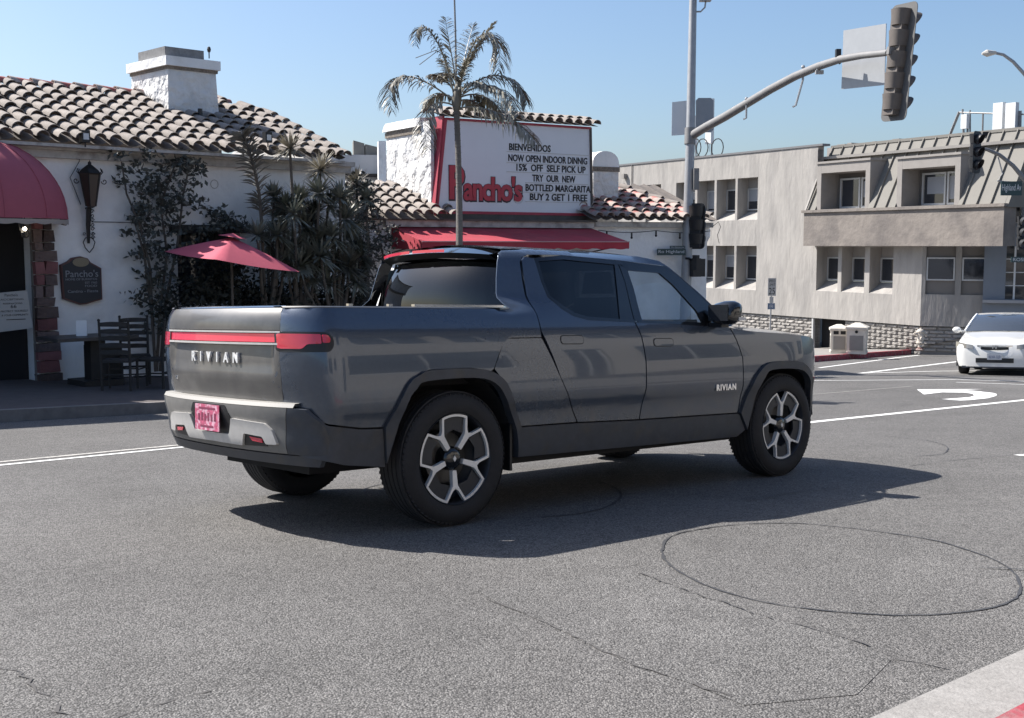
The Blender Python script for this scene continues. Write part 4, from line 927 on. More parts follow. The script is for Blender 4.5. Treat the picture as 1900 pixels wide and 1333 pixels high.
# ------------------------------------------------------------------ restaurant, right wing
rr = empty('restaurant_building', FR.M, 'low white restaurant wing with small tiled roofs carrying the big billboard', 'building')
zg = -3.25
obj('wall', wallmesh(-2.5, 8.42, zg - .4, -.02, [(1.2, 2.6, -2.3, -1.0), (3.4, 4.8, -2.3, -1.0)], .2), m_stucco, rr)
for a in (1.2, 3.4):
    obj('window', MB().box((a, .19, -2.3), (a + 1.4, .21, -1.0)), m_winglass, rr)
obj('end_wall', MB().box((8.12, .302, zg - .4), (8.418, 7, -.02)), m_stucco, rr)
obj('wall_lump', MB().ball((8.40, .1, -.25), .16, 10, (1, 1, 1.6)), m_stucco, rr)
fz0 = FR.pix(714, 421)[1]; obj('fascia', MB().box((-.0, -.16, fz0), (5.10, -.003, -.02)), m_trim, rr)
obj('fascia_cap', MB().box((-.6, -.22, -.02), (5.14, .0, .02)), mat("dark board edge", (.09, .08, .07), .8, var=.3), rr)
obj('cornice', MB().box((5.14, -.14, -.12), (8.5, -.003, .0)), m_trim, rr)
K2 = .36
roof2 = pans(rr, K2, -.28, .02, 2.4, lambda y: (4.9, 8.3), m_tiledark, name='roof')
obj('roof_underlay', MB().add([(-2.4, -.25, .0), (1.3, -.25, .0), (1.3, 1.6, .67), (-2.4, 1.6, .67)], [(0, 1, 2, 3)]), m_tiledark, rr)
TILE = None
tiles(roof2, K2, -.36, .02, 2.35, lambda y: (-2.4, 8.2 - .55 * max(0, y + .3)), m_tilered, only=lambda x, y: (x > 4.9), limit=150)
TILE = None
tiles(roof2, K2, -.36, .02, 1.6, lambda y: (-2.4, 8.3), m_tile, only=lambda x, y: (x < 1.6), limit=90)
for i in range(8):
    t = i / 7; y = -.3 + 2.7 * (1 - t); xx = 8.3 - .55 * (y + .3)
    copyo(TILE, roof2, loc(xx, y, .02 + K2 * (y + .28) + .10) @ Matrix.Rotation(math.atan(K2), 4, 'X') @ rot(25, 'Z'))
# arched chimney on the right roof
a = FR.pix(1098, 345, .9); b = FR.pix(1150, 345, .9); top = FR.pix(1125, 283, .9)[1]; sh_ = FR.pix(1125, 314, .9)[1]; w_ = (b[0] - a[0]) / 2; cxx = (a[0] + b[0]) / 2
obj('chimney', MB().box((cxx - w_ * .9, .9, -.2), (cxx + w_ * .9, 1.9, sh_ - .06)), m_stuccorough, roof2)
obj('chimney_band', MB().box((cxx - w_ * .96, .88, sh_ - .06), (cxx + w_ * .96, 1.92, sh_ + .05)), MATS["stained brick band"], roof2)
mb = MB(); arc = [(cxx + w_ * .95 * cos(a_), sh_ + .05 + (top - sh_) * .95 * sin(a_) ** .7) for a_ in lin(0, pi, 12)]
mb.prism(arc, lambda x, z: (x, .9, z), lambda x, z: (x, 1.9, z)); obj('chimney_arch', mb, m_stucco, roof2)
# awning of the right wing
aw = empty('window_awning', FR.M, 'long red sloping canvas awning under the billboard', 'awning')
xa, xb = .17, 5.08; yb_ = -1.62; zb2 = -.47
obj('canopy', grid(lin(0, 1, 20), lin(0, 1, 6), lambda u, v: V((xa + (xb - xa) * u, -.02 + (yb_ + .02) * v, -.15 + (zb2 + .15) * v - .03 * sin(pi * v) * abs(sin(u * pi * 5))))), m_awn, aw, True)
obj('valance', grid(lin(0, 1, 120), [0, 1], lambda u, v: V((xa + (xb - xa) * u, yb_ - .004, zb2 if v == 0 else zb2 - .13 - .035 * abs(sin(u * pi * 11))))), m_awn, aw)
obj('valance_trim', MB().tube([(xa, yb_ - .01, zb2), (xb, yb_ - .01, zb2)], .012, 6), mat("pink piping", (.45, .30, .30), .7), aw)
for x in (xa, xb):
    obj('side_panel', MB().add([(x, -.02, -.15), (x, yb_, zb2), (x, yb_, zb2 - .15), (x, -.02, zb2 - .15)], [(0, 1, 2, 3)]), m_awn, aw)
    obj('arm', MB().tube([(x + .02, -.02, -.7), (x + .02, yb_ + .05, zb2 - .05)], .015, 6), m_iron, aw)
# string lights on the eave
mb = MB(); bl = []
pp = []
for i in range(15):
    x = 5.2 + 3.2 * i / 14; z = -.20 - .05 * sin(pi * ((i % 7) / 7)); pp.append((x, -.17, z))
    if i % 3 == 1: bl.append((x, -.17, z))
mb.tube(pp, .008, 4)
sl_ = empty('string_lights', FR.M, 'string of bulbs along the right hand white wall under the tiled eave', 'string lights')
obj('cable', mb, m_iron, sl_)
for b_ in bl: obj('bulb', MB().tube([b_, (b_[0], b_[1], b_[2] - .10)], .02, 6).ball((b_[0], b_[1], b_[2] - .12), .03, 8), m_black, sl_)
obj('loose_cable', MB().tube([(8.45, -.17, -.1), (8.62, -.17, .02), (8.7, -.17, -.1), (8.6, -.17, -.3), (8.66, -.17, -.5)], .008, 4), m_iron, sl_)
# ------------------------------------------------------------------ billboard
bb = empty('billboard', FS.M, "large white billboard reading Pancho's above the red awning, topped with clay tiles", 'billboard')
T = [(0, .02), (4.09, .02), (4.03, 1.97), (.22, 1.97)]
obj('face', MB().prism(T, lambda x, z: (x, 0, z), lambda x, z: (x, .10, z)), m_panel, bb)
def bar(a, b, w_, m, y=-.03):
    mb = MB(); A, B = V((a[0], 0, a[1])), V((b[0], 0, b[1])); d = (B - A).normalized(); n_ = V((-d.z, 0, d.x)) * w_ / 2
    mb.add([A - n_ + V((0, y, 0)), B - n_ + V((0, y, 0)), B + n_ + V((0, y, 0)), A + n_ + V((0, y, 0)), A - n_ + V((0, .13, 0)), B - n_ + V((0, .13, 0)), B + n_ + V((0, .13, 0)), A + n_ + V((0, .13, 0))], [(0, 1, 2, 3), (0, 4, 5, 1), (1, 5, 6, 2), (2, 6, 7, 3), (3, 7, 4, 0)])
    return obj('frame', mb, m, bb)
bar((-.05, .0), (.19, 2.0), .09, m_billred); bar((.0, .0), (4.1, .0), .06, m_billred, -.032); bar((4.09, 0), (4.03, 2.0), .05, MATS["dark board edge"], -.034); bar((.2, 1.985), (4.03, 1.985), .05, m_billred, -.036)
obj('side_trim', MB().add([(-.10, -.03, -.1), (-.10, .55, -.1), (.12, .55, 2.05), (.12, -.03, 2.05), (-.05, -.03, -.1), (.17, -.03, 2.05)], [(0, 1, 2, 3), (0, 3, 5, 4)]), m_billred, bb)
tb_ = FS.hit(716, 300, 0, -.1).y; tz = FS.pix(800, 236, .5)[1] - .25
mb = MB(); mb.box((-.08, .56, -.6), (3.6, tb_, 1.86)); tw = obj('tower', mb, m_stuccorough, bb)
obj('tower_band', MB().box((-.11, .58, 1.72), (3.62, tb_ + .02, 1.84)), MATS["stained brick band"], bb)
obj('tower_cap', MB().box((-.16, .54, 1.86), (3.66, tb_ + .06, 2.05), taper=.97), m_stuccorough, bb)
obj('tower_front', MB().box((-.08, .14, -.3), (.0, .56, 1.95)), m_stuccorough, bb)
obj('base_beam', MB().box((-.1, -.02, -.16), (4.2, .5, -.03)), MATS["dark board edge"], bb)
cop = obj('coping', MB().add([(.05, -.10, 2.02), (4.2, -.10, 2.02), (4.2, .62, 2.24), (.05, .62, 2.24)], [(0, 1, 2, 3)]), m_tiledark, bb)
TILE = None
for i in range(16):
    x = .12 + i * .266
    for j in (0, 1):
        M = loc(x, -.16 + j * .34, 2.03 + j * .10) @ Matrix.Rotation(.27, 4, 'X') @ Matrix.Rotation(random.uniform(-.03, .03), 4, 'Z')
        if TILE is None: TILE = obj('tile', tilemesh(), m_tile, cop, True, M)
        else: copyo(TILE, cop, M)
for s_, xa, ya, xb, yb2 in (('BIENVENIDOS', 945, 280, 1022, 269), ('NOW OPEN INDOOR DINNIG', 943.5, 303, 1090, 289.5), ('15%  OFF  SELF PICK UP', 958.5, 319.5, 1087, 307), ('TRY  OUR  NEW', 988, 338, 1068, 326), ('BOTTLED MARGARITA', 975.5, 356, 1096, 344), ('BUY 2 GET 1 FREE', 983.5, 373, 1090, 360.5)):
    sl2 = {945: .058, 943.5: .050, 958.5: .045, 988: .035, 975.5: .028, 983.5: .02}[xa]
    a = FS.pix(xa, ya, -.012); b = FS.pix(xb, yb2, -.012); hgt = 13.2 / F * 25.9
    zc = (FS.pix(xa, ya - 2, 0)[1])
    mid = FS.pix((xa + xb) / 2, (ya + yb2) / 2, -.01)[1]
    textfit('letter_row', s_, a[0], b[0], mid - hgt / 2, mid + hgt / 2, -.006, m_letter, bb, .004, .022)
    obj('letter_rail', MB().box((FS.pix(940 if xa < 980 else 975, 300)[0], -.012, mid - hgt / 2 - .035), (3.98, -.001, mid - hgt / 2 - .022)), m_winframe, bb)
a = FS.pix(834, 370, -.02); b = FS.pix(969, 326, -.02); c = FS.pix(862, 308, -.02)
for k, (off, m_, yy, ex, dx) in enumerate(((.060, m_navy, -.006, .004, .012), (.030, m_logo, -.018, .006, 0))):
    g_ = .0 if k else .022
    textfit('logo_lettering', 'P', a[0] - g_ + dx, FS.pix(862, 340, -.02)[0] + g_ + dx, a[1] - g_ - dx, c[1] + g_ - dx, yy, m_, bb, ex, off, spacing=.9)
    textfit('logo_lettering', "ancho's", FS.pix(860, 340, -.02)[0] - g_ + dx, b[0] + g_ + dx, a[1] - .02 - g_ - dx, FS.pix(950, 328, -.02)[1] + g_ - dx, yy - .001, m_, bb, ex, off, spacing=.88)
# ------------------------------------------------------------------ grey office building on the corner
gb_ = empty('office_building', FG.M, 'beige grey stucco office building with deep window boxes and metal mansard roof', 'building')
H = 6.72
up = [(-14.25, -12.88), (-12.72, -11.53), (-11.38, -10.14), (-10.0, -8.72)]
holes = [(a, b, 3.93, 5.70) for a, b in up] + [(a, b, .98, 2.84) for a, b in up[1:]] + [(-16.6, -15.4, 3.93, 5.70)]
lo = [(-5.21, -4.06), (-3.87, -2.70), (-2.45, -1.32)]
hlo = [(a, b, 1.08, 2.80) for a, b in lo]
obj('wall', wallmesh(-19.3, -5.27, 0, H, holes, .62, 0, .3, slope=.38), m_grey, gb_)
obj('wall', wallmesh(-5.27, 0, 0, 4.1, hlo, .62, 0, .3, slope=.38, ends=False), m_grey, gb_)
holes += hlo
obj('end_wall', MB().box((-19.3, .302, -4), (-19.0, 14, H - .01)), m_grey, gb_)
obj('parapet_cap', MB().box((-19.35, -.04, H), (-5.0, .36, H + .08)), mat("dark parapet flashing", (.15, .15, .155), .6), gb_)
obj('flat_roof', MB().box((-19.0, .31, H - .5), (6.6, 14, H - .4)), m_conc, gb_)
def gwin(parent, x0, x1, z0, z1, y, split=False, blind=.5, fr=.05, name='window'):
    w_ = obj(name, MB().box((x0, y, z0), (x1, y + .03, z1)), m_winglass, parent)
    mb = MB()
    for a, b, c, d in ((x0, x1, z0, z0 + fr), (x0, x1, z1 - fr, z1), (x0, x0 + fr, z0 + fr, z1 - fr), (x1 - fr, x1, z0 + fr, z1 - fr)): mb.box((a, y - .05, c), (b, y - .003, d))
    if split: m_ = (x0 + x1) / 2; mb.box((m_ - fr * .6, y - .055, z0 + fr), (m_ + fr * .6, y - .004, z1 - fr))
    obj('window_frame', mb, m_winframe, w_)
    if blind: obj('blind', MB().box((x0 + fr, y - .002 + .0, z1 - fr - (z1 - z0 - 2 * fr) * blind), (x1 - fr, y - .0005, z1 - fr)), m_blind, w_)
    return w_
for i, (a, b, c, d) in enumerate(holes):
    zc0 = c + .42; gwin(gb_, a + .02, b - .02, zc0, d - .42 if c > 3 else d - .40, .59, blind=[.35, .9, 0, .6, .2, .5, 0, .4, 0, 0, 0][i % 11])
    obj('window_head', MB().box((a + .002, .58, d - .44 if c > 3 else d - .42), (b - .002, .615, d - .002)), m_dormer, gb_)
# brown band and metal mansard
obj('band', MB().box((-5.34, -.60, 2.84), (3.78, .0, 4.12)), m_greyband, gb_)
obj('band_cap', MB().box((-5.42, -.68, 4.12), (3.84, .02, 4.22)), m_greyband, gb_)
ms0, ms1 = (-.50, 4.22), (.75, 6.68)
mz = lambda y: ms0[1] + (y - ms0[0]) / (ms1[0] - ms0[0]) * (ms1[1] - ms0[1])
mmb = MB(); zd = 6.03; yd_ = ms0[0] + (zd - ms0[1]) / (ms1[1] - ms0[1]) * (ms1[0] - ms0[0])
for a, b in ((-5.25, -4.86), (-2.16, -.88), (1.86, 3.72)): mmb.add([(a, ms0[0], ms0[1]), (b, ms0[0], ms0[1]), (b, yd_, zd), (a, yd_, zd)], [(0, 1, 2, 3)])
mmb.add([(-5.25, yd_, zd), (3.72, yd_, zd), (3.72, ms1[0], ms1[1]), (-5.25, ms1[0], ms1[1])], [(0, 1, 2, 3)])
obj('mansard', mmb.add([(-5.25, ms0[0], ms0[1]), (-5.25, ms1[0], ms1[1]), (-5.25, ms1[0], ms0[1])], [(0, 1, 2)]), m_roofmetal, gb_)
sm = None; sm2 = None; x = -5.2
while x < 3.7:
    M = loc(x, ms0[0], ms0[1])
    if sm is None:
        dy, dz = ms1[0] - ms0[0], ms1[1] - ms0[1]
        sm = obj('seam', MB().add([(-.018, -.0, 0), (.018, -.0, 0), (.018, -.06, .03), (-.018, -.06, .03), (-.018, dy, dz), (.018, dy, dz), (.018, dy - .06, dz + .03), (-.018, dy - .06, dz + .03)], [(0, 1, 2, 3), (4, 5, 6, 7), (0, 3, 7, 4), (1, 5, 6, 2), (3, 2, 6, 7)]), m_roofmetal, gb_, M=M)
        sm2 = obj('seam', MB().add([(-.018, yd_ - ms0[0], zd - ms0[1]), (.018, yd_ - ms0[0], zd - ms0[1]), (.018, yd_ - ms0[0] - .06, zd - ms0[1] + .03), (-.018, yd_ - ms0[0] - .06, zd - ms0[1] + .03), (-.018, dy, dz), (.018, dy, dz), (.018, dy - .06, dz + .03), (-.018, dy - .06, dz + .03)], [(0, 1, 2, 3), (4, 5, 6, 7), (0, 3, 7, 4), (1, 5, 6, 2), (3, 2, 6, 7)]), m_roofmetal, gb_, M=loc(-4.64, ms0[0], ms0[1]))
    elif -4.9 < x < -2.1 or -.92 < x < 1.9: copyo(sm2, gb_, M)
    else: copyo(sm, gb_, M)
    x += .56
obj('ridge_flashing', MB().box((-5.3, .70, 6.66), (3.76, .95, 6.76)), m_roofmetal, gb_)
obj('corner_fin', MB().prism([(-.55, 4.1), (.62, 6.5), (.9, 6.9), (1.1, 6.9), (1.1, 4.1)], lambda y, z: (3.72, y, z), lambda y, z: (3.86, y, z)), m_roofmetal, gb_)
obj('mansard_cheek', MB().prism([(-.58, 4.22), (-.02, 5.45), (-.02, 6.60), (.28, 6.60), (.28, 4.22)], lambda y, z: (-5.34, y, z), lambda y, z: (-5.27, y, z)), m_grey, gb_)
for xa, xb, zt in ((-4.86, -2.16, 5.98), (-.88, 1.86, 5.92)):
    yd = -.42
    t0, zb_ = .30, 4.23
    d = obj('dormer', MB().box((xa, yd, zb_), (xa + .22, 1.0, zt)).box((xb - .22, yd, zb_), (xb, 1.0, zt)).box((xa - .04, yd - .05, zt), (xb + .04, 1.0, zt + .08)).box((xa + .222, yd + .002, zt - .36), (xb - .222, 1.0, zt - .001)), m_dormer, gb_)
    obj('dormer_floor', MB().box((xa + .223, yd, zb_ - .03), (xb - .223, .5, zb_ + .01)), m_dormer, d)
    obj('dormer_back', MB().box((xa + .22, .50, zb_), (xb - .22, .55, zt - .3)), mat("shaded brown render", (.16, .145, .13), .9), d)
    gwin_ = obj('window', MB().box((xa + .42, .44, zb_ + .05), (xb - .24, .47, zb_ + 1.20)), m_winglass, d)
    mb = MB(); 
    xm = (xa + xb) / 2 + .13
    for a, b in ((xa + .42, xm - .03), (xm + .03, xb - .24)):
        for q in ((a, b, zb_ + .05, zb_ + .12), (a, b, zb_ + 1.13, zb_ + 1.20), (a, a + .07, zb_ + .12, zb_ + 1.13), (b - .07, b, zb_ + .12, zb_ + 1.13)): mb.box((q[0], .38, q[2]), (q[1], .437, q[3]))
    obj('window_frame', mb, m_winframe, gwin_)
    obj('blind', MB().box((xa + .62, .432, zb_ + .45), (xm - .08, .438, zb_ + 1.05)).box((xm + .09, .432, zb_ + .25), (xb - .35, .438, zb_ + 1.05)), m_blind, gwin_) if xa > -2 else obj('blind', MB().box((xm + .09, .432, zb_ + .45), (xb - .35, .438, zb_ + 1.05)), m_blind, gwin_)
# right hand facet of the ground floor
F2 = Fac(FG.M.translation.copy(), 114)
g2 = Matrix.Translation((0, 0, 0)); R2 = FG.I @ F2.M
xE = F2.pix(1849, 560)[0]
zt2 = 2.84
w2 = [(F2.pix(1718, 500)[0], F2.pix(1773, 500)[0]), (F2.pix(1784, 500)[0], F2.pix(1838, 500)[0])]
zz1 = F2.pix(1750, 478)[1]; zz0 = F2.pix(1750, 521)[1]; zz00 = F2.pix(1750, 547)[1]
obj('wall', wallmesh(.002, xE, 0, zt2, [(a, b, zz00, zt2 - .02) for a, b in w2], .12, 0, .3), m_grey, gb_, M=R2)
for a, b in w2:
    obj('spandrel', MB().box((a, .10, zz00), (b, .13, zt2 - .02)), mat("brown spandrel", (.19, .175, .16), .85), gb_, M=R2)
    q = gwin(gb_, a + .02, b - .02, zz0, zz1, .06, fr=.05, blind=0); q.matrix_local = R2; q.data.materials[0] = mat("mirror office glass", (.10, .11, .13), .04, .75)
obj('right_return', MB().box((xE - .3, .302, -2), (xE - .001, 9, 6.0)), m_grey, gb_, M=R2)
# rock faced block plinth, laid block by block
def blocks(M, x0, x1, z0, z1, parent, y=.10, first=[None]):
    bl = .52; bh = .128
    obj('plinth_backing', MB().box((x0, y + .02, z0 - .6), (x1, y + .3, z1)), m_mortar, parent, M=M)
    r = 0; z = z1 - bh; 
    while z > z0 - .02:
        x = x0 - (bl / 2 if r % 2 else 0)
        while x < x1:
            a, b = max(x, x0), min(x + bl, x1)
            if b - a > .12:
                Mx = M @ loc((a + b) / 2, y, z + bh / 2) @ Matrix.Diagonal(((b - a) / bl, random.uniform(.8, 1.25), 1, 1))
                if first[0] is None or random.random() < .06:
                    e = .012; mb = MB(); X, Zh = bl / 2, bh / 2; j = lambda: random.uniform(-.012, .012)
                    vs = [(-X + e, .02, -Zh + e), (X - e, .02, -Zh + e), (X - e, .02, Zh - e), (-X + e, .02, Zh - e)]
                    n = 4; 
                    for iz in (-.28, .28):
                        for ix in (-.4, -.14, .14, .4): vs.append((ix * bl, -.03 + j() * 2, iz * bh + j() * .5))
                    mb.add(vs, [(0, 1, 7, 6, 5, 4), (3, 8, 9, 10, 11, 2), (0, 4, 8, 3), (1, 2, 11, 7), (4, 5, 9, 8), (5, 6, 10, 9), (6, 7, 11, 10)])
                    o = obj('block', mb, m_block, parent, M=Mx); first[0] = o
                else: copyo(first[0], parent, Mx)
            x += bl
        z -= bh; r += 1
dx0, dx1 = FG.pix(1511, 620, .1)[0], FG.pix(1600, 620, .1)[0]
blocks(Matrix.Identity(4), -10.35, dx0, -1.55, -.02, gb_)
blocks(Matrix.Identity(4), dx1 - .9, -.0, -1.05, -.02, gb_)
blocks(R2, .05, xE, -.95, -.02, gb_)
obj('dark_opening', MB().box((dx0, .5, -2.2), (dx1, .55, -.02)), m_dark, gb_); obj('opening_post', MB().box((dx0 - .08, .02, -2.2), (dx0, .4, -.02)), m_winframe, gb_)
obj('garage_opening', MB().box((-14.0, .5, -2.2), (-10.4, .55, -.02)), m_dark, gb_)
obj('garage_wall', MB().box((-19.0, .10, -3.4), (-14.0, .5, -.02)), m_grey, gb_)
obj('downpipe', MB().tube([(-17.7, -.04, .2), (-17.7, -.04, H)], .025, 6), m_dormer, gb_)
c_ = FG.pix(1158, 327, -.1); obj('wall_lamp', MB().box((c_[0] - .1, -.2, c_[1] - .12), (c_[0] + .12, -.003, c_[1] + .1)), m_dormer, gb_)
# roof top aerials
def aerial(px0, px1, py0, py1, y, label, m=m_signwhite, k=0):
    a = FG.pix(px0, py1, y); b = FG.pix(px1, py0, y)
    t = empty('cell_antenna', FG.M @ loc((a[0] + b[0]) / 2, y, a[1]), label, 'antenna', 'antennas on the office roof')
    w_ = abs(b[0] - a[0]) / 2; h = b[1] - a[1]
    obj('panel', MB().box((-w_, -.09, 0), (w_, .09, h)), m, t)
    obj('mount', MB().tube([(0, .14, -.6), (0, .14, h * .8)], .04, 6).tube([(-w_ * .6, 0, -.35), (-w_ * .6, 0, 0)], .012, 4).tube([(w_ * .6, 0, -.35), (w_ * .6, 0, 0)], .012, 4).tube([(0, 0, -.35), (0, 0, 0)], .012, 4), m_pole, t)
    return t
aerial(1844, 1864, 190, 244, 1.6, 'tall white panel antenna right of centre on the office roof frame'); aerial(1867, 1888, 190, 244, 1.6, 'tall white panel antenna rightmost on the office roof'); aerial(1785, 1797, 212, 240, 1.6, 'short slim white panel antenna left on the roof frame')
aerial(1311, 1323, 183, 268, 1.6, 'white panel antenna on the roof beside the traffic signal pole'); aerial(1283, 1292, 215, 270, 1.6, 'slim white antenna behind the traffic signal pole')
mb = MB(); Q = lambda px, py: (FG.pix(px, py, 1.7)[0], 1.7, FG.pix(px, py, 1.7)[1])
af = obj('antenna_frame', MB().tube([Q(1786, 203), Q(1788, 262)], .035, 6).tube([Q(1780, 208), Q(1762, 252)], .05, 6).tube([Q(1780, 209), Q(1845, 211)], .03, 6).tube([Q(1800, 205), Q(1800, 250)], .03, 6).tube([Q(1824, 211), Q(1823, 246)], .03, 6).tube([Q(1840, 211), Q(1960, 214)], .03, 6).tube([Q(1893, 206), Q(1892, 256)], .05, 6), m_poledark, None, M=FG.M.copy())
tag(af, 'dark pipe frame for antennas on the office roof at the right', 'frame')
mb = MB()
for px in (1290, 1303, 1331): mb.tube([(lambda p: (p[0] + .42 * cos(a), 1.4, p[1] + .42 * sin(a)))(FG.pix(px, 275, 1.4)) for a in lin(0, 2 * pi, 14)], .025, 5, False)
o = obj('cable_coil', mb, m_iron, None, M=FG.M.copy()); tag(o, 'black cable coils under the roof antennas behind the signal pole', 'cable')
for px0, px1, h_, nm in ((1535, 1548, .12, 0), (1553, 1568, .30, 1), (1572, 1580, .34, 2), (1618, 1624, .28, 3), (1655, 1668, .30, 4), (1712, 1756, .26, 5)):
    a = FG.pix(px0, 262, 1.6)[0]; b = FG.pix(px1, 262, 1.6)[0]
    obj('roof_unit', MB().box((a, 1.6, 6.4), (b, 2.4, 6.72 + h_ * .55)), m_dormer, gb_)
a = FG.pix(1560, 262, 2.2)[0]; b = FG.pix(1760, 262, 2.2)[0]; obj('roof_duct', MB().box((a, 2.5, 6.5), (b, 3.2, 6.85)), m_dormer, gb_)
# blue grey neighbour behind it at the right edge
FB = Fac(at(1862, 455, 40.5), 112)
nb2 = empty('shop_building', FB.M, 'blue grey shop building at the right edge beyond the office building', 'building')
Zt = FB.pix(1880, 252)[1]; x1_ = 7
sills = [(FB.pix(1866, 400)[0], FB.pix(1895, 400)[0], FB.pix(1880, 415)[1], FB.pix(1880, 382)[1]), (FB.pix(1866, 400)[0], FB.pix(1895, 400)[0], FB.pix(1880, 372)[1], FB.pix(1880, 350)[1]), (FB.pix(1852, 500)[0] + .25, x1_ - .3, FB.pix(1880, 556)[1], FB.pix(1880, 457)[1])]
obj('wall', wallmesh(-.6, x1_, -5, Zt, sills, .25), m_blueb, nb2)
obj('eave', MB().box((-.8, -.5, Zt), (x1_, .3, Zt + .12)), m_dark, nb2)
for q in sills[:2]: gwin(nb2, q[0], q[1], q[2], q[3], .2, True, blind=0)
s_ = sills[2]; obj('shopfront', MB().box((s_[0], .22, s_[2]), (s_[1], .25, s_[3])), m_winglass, nb2)
for k in range(4):
    x = s_[0] + .28 + .42 * k; obj('post', MB().box((x - .03, -.02, s_[2]), (x + .03, .2, s_[3])), m_blueb if k % 2 else m_signwhite, nb2)
for k, zz in enumerate((.25, .5, .75)): obj('shelf', MB().box((s_[0], .05, s_[2] + (s_[3] - s_[2]) * zz), (s_[0] + .62, .1, s_[2] + (s_[3] - s_[2]) * zz + .03)), m_signwhite, nb2)
obj('ledge', MB().box((-.6, -.25, s_[2] - .12), (x1_, 0, s_[2] - .02)), mat("pale ledge", (.35, .35, .36), .8), nb2)
# pavement and red kerb round the office corner
ka = [gnd(*p) for p in ((1250, 699), (1510, 672), (1717, 656))]
kb = [gnd(*p) for p in ((1717, 656), (1745, 654), (1790, 651), (1830, 640), (1900, 620))]
def kerbrun(name, P, w_, h, m, label, inner=None):
    mb = MB(); Q = [V((*p, 0)) for p in P]; vs = []
    for i, q in enumerate(Q):
        d = (Q[min(i + 1, len(Q) - 1)] - Q[max(i - 1, 0)]).normalized(); n_ = V((-d.y, d.x, 0))
        a, b = q, q + n_ * w_
        vs += [gw(a.x, a.y, -.02), gw(a.x, a.y, h), gw(b.x, b.y, h), gw(b.x, b.y, -.02)]
    mb.add(vs, [(4 * i + k, 4 * i + k + 1, 4 * i + k + 5, 4 * i + k + 4) for i in range(len(Q) - 1) for k in range(3)]); o = obj(name, mb, m); tag(o, kind='structure', label=label); return o
kerbrun('kerb', ka, .2, .17, m_kerbred, 'red painted kerb before the litter bins')
kerbrun('kerb', kb, .2, .13, m_kerb, 'unpainted kerb curving round the office corner')
mb = MB(); c = FG.M
basez = lambda x: -1.02 + (-.30 if x < -5 else 0)
wp = [(-20, -.0, -2.6), (-10.5, 0, -1.75), (-5.2, 0, -1.20), (0.0, 0, -.76)]
wpW = [FG.M @ V(p) for p in wp] + [FG.M @ R2 @ V((xE, 0, F2.pix(1849, 614)[1])), FG.M @ R2 @ V((xE + 6, -2, -.45))]
kp = [gw(*gnd(1180, 708), .165)] + [gw(*p, .168) for p in ka] 
kk = [gw(*p, .128) for p in kb[1:]]
front = [gw(*gnd(980, 730), .165)] + [gw(*p, .168) for p in ka] + kk[:2]
mbp = MB(); n = len(front); 
front = front[:len(wpW)]
mbp.add(front + wpW + [w_ + V((3, 3, 0)) for w_ in wpW], [(i, i + 1, n + i + 1, n + i) for i in range(len(front) - 1)] + [(n + i, n + i + 1, n + 6 + i + 1, n + 6 + i) for i in range(5)])
mbp.add([gw(*p, .128) for p in kb] + [FG.M @ R2 @ V((xE + 9, -4, -.7)), wpW[5], wpW[4]], [(0, 1, 2, 7), (2, 3, 7), (3, 6, 7), (3, 4, 6), (4, 5, 6)])
tag(obj('pavement', mbp, m_conc), kind='structure', label='pale pavement round the office corner')
# ------------------------------------------------------------------ building across the road behind the camera (seen in the reflections)
FO = Matrix.Translation(gw(2, -11.5, 0)) @ (TR.to_4x4())
FOM = Matrix.Translation(gw(2, -11.2, 0)) @ Matrix.Rotation(atan2(TR.col[0].y, TR.col[0].x), 4, 'Z')
ob = empty('office_building', FOM, 'tan two storey building behind the viewpoint, seen only as reflections in the pick-up', 'building')
hs = [(-9, -6.5, .3, 2.6), (-5.5, -4.4, -.5, 2.4), (-3, .5, .5, 2.6), (1.5, 2.6, -.5, 2.4), (4.0, 8.0, .5, 2.5), (9, 10.2, -.5, 2.4), (18, 21, .6, 2.5), (-1.0, 1.2, 4.2, 5.5), (18, 20, 4.1, 5.5), (-8.0, -6.2, 4.3, 5.6), (-5.0, -3.2, 4.3, 5.6), (3.0, 4.8, 4.0, 5.4), (5.2, 7.0, 4.0, 5.4), (11, 12.8, 4.0, 5.4), (14.5, 16.3, 1.0, 2.4)]
mb = wallmesh(-10, 22, -3, 6.6, hs, .2)
obj('wall', MB().add([(-v.x + 12, -v.y, v.z) for v in mb.v], mb.f), mat("tan stucco", (.38, .35, .31), .9, var=.05), ob)
for a, b, c, d in hs: gwin(ob, a, b, c, d, .15, True, blind=.0).matrix_local = Matrix.Translation((12, 0, 0)) @ rot(180, 'Z')
obj('eave', MB().add([(-12, 1.2, 6.6), (24, 1.2, 6.6), (24, -5, 9.0), (-12, -5, 9.0)], [(0, 1, 2, 3)]), m_tiledark, ob)
obj('plinth', MB().box((-10, .003, -3), (22, .08, -.2)), mat("dark plinth", (.07, .065, .06), .9), ob)
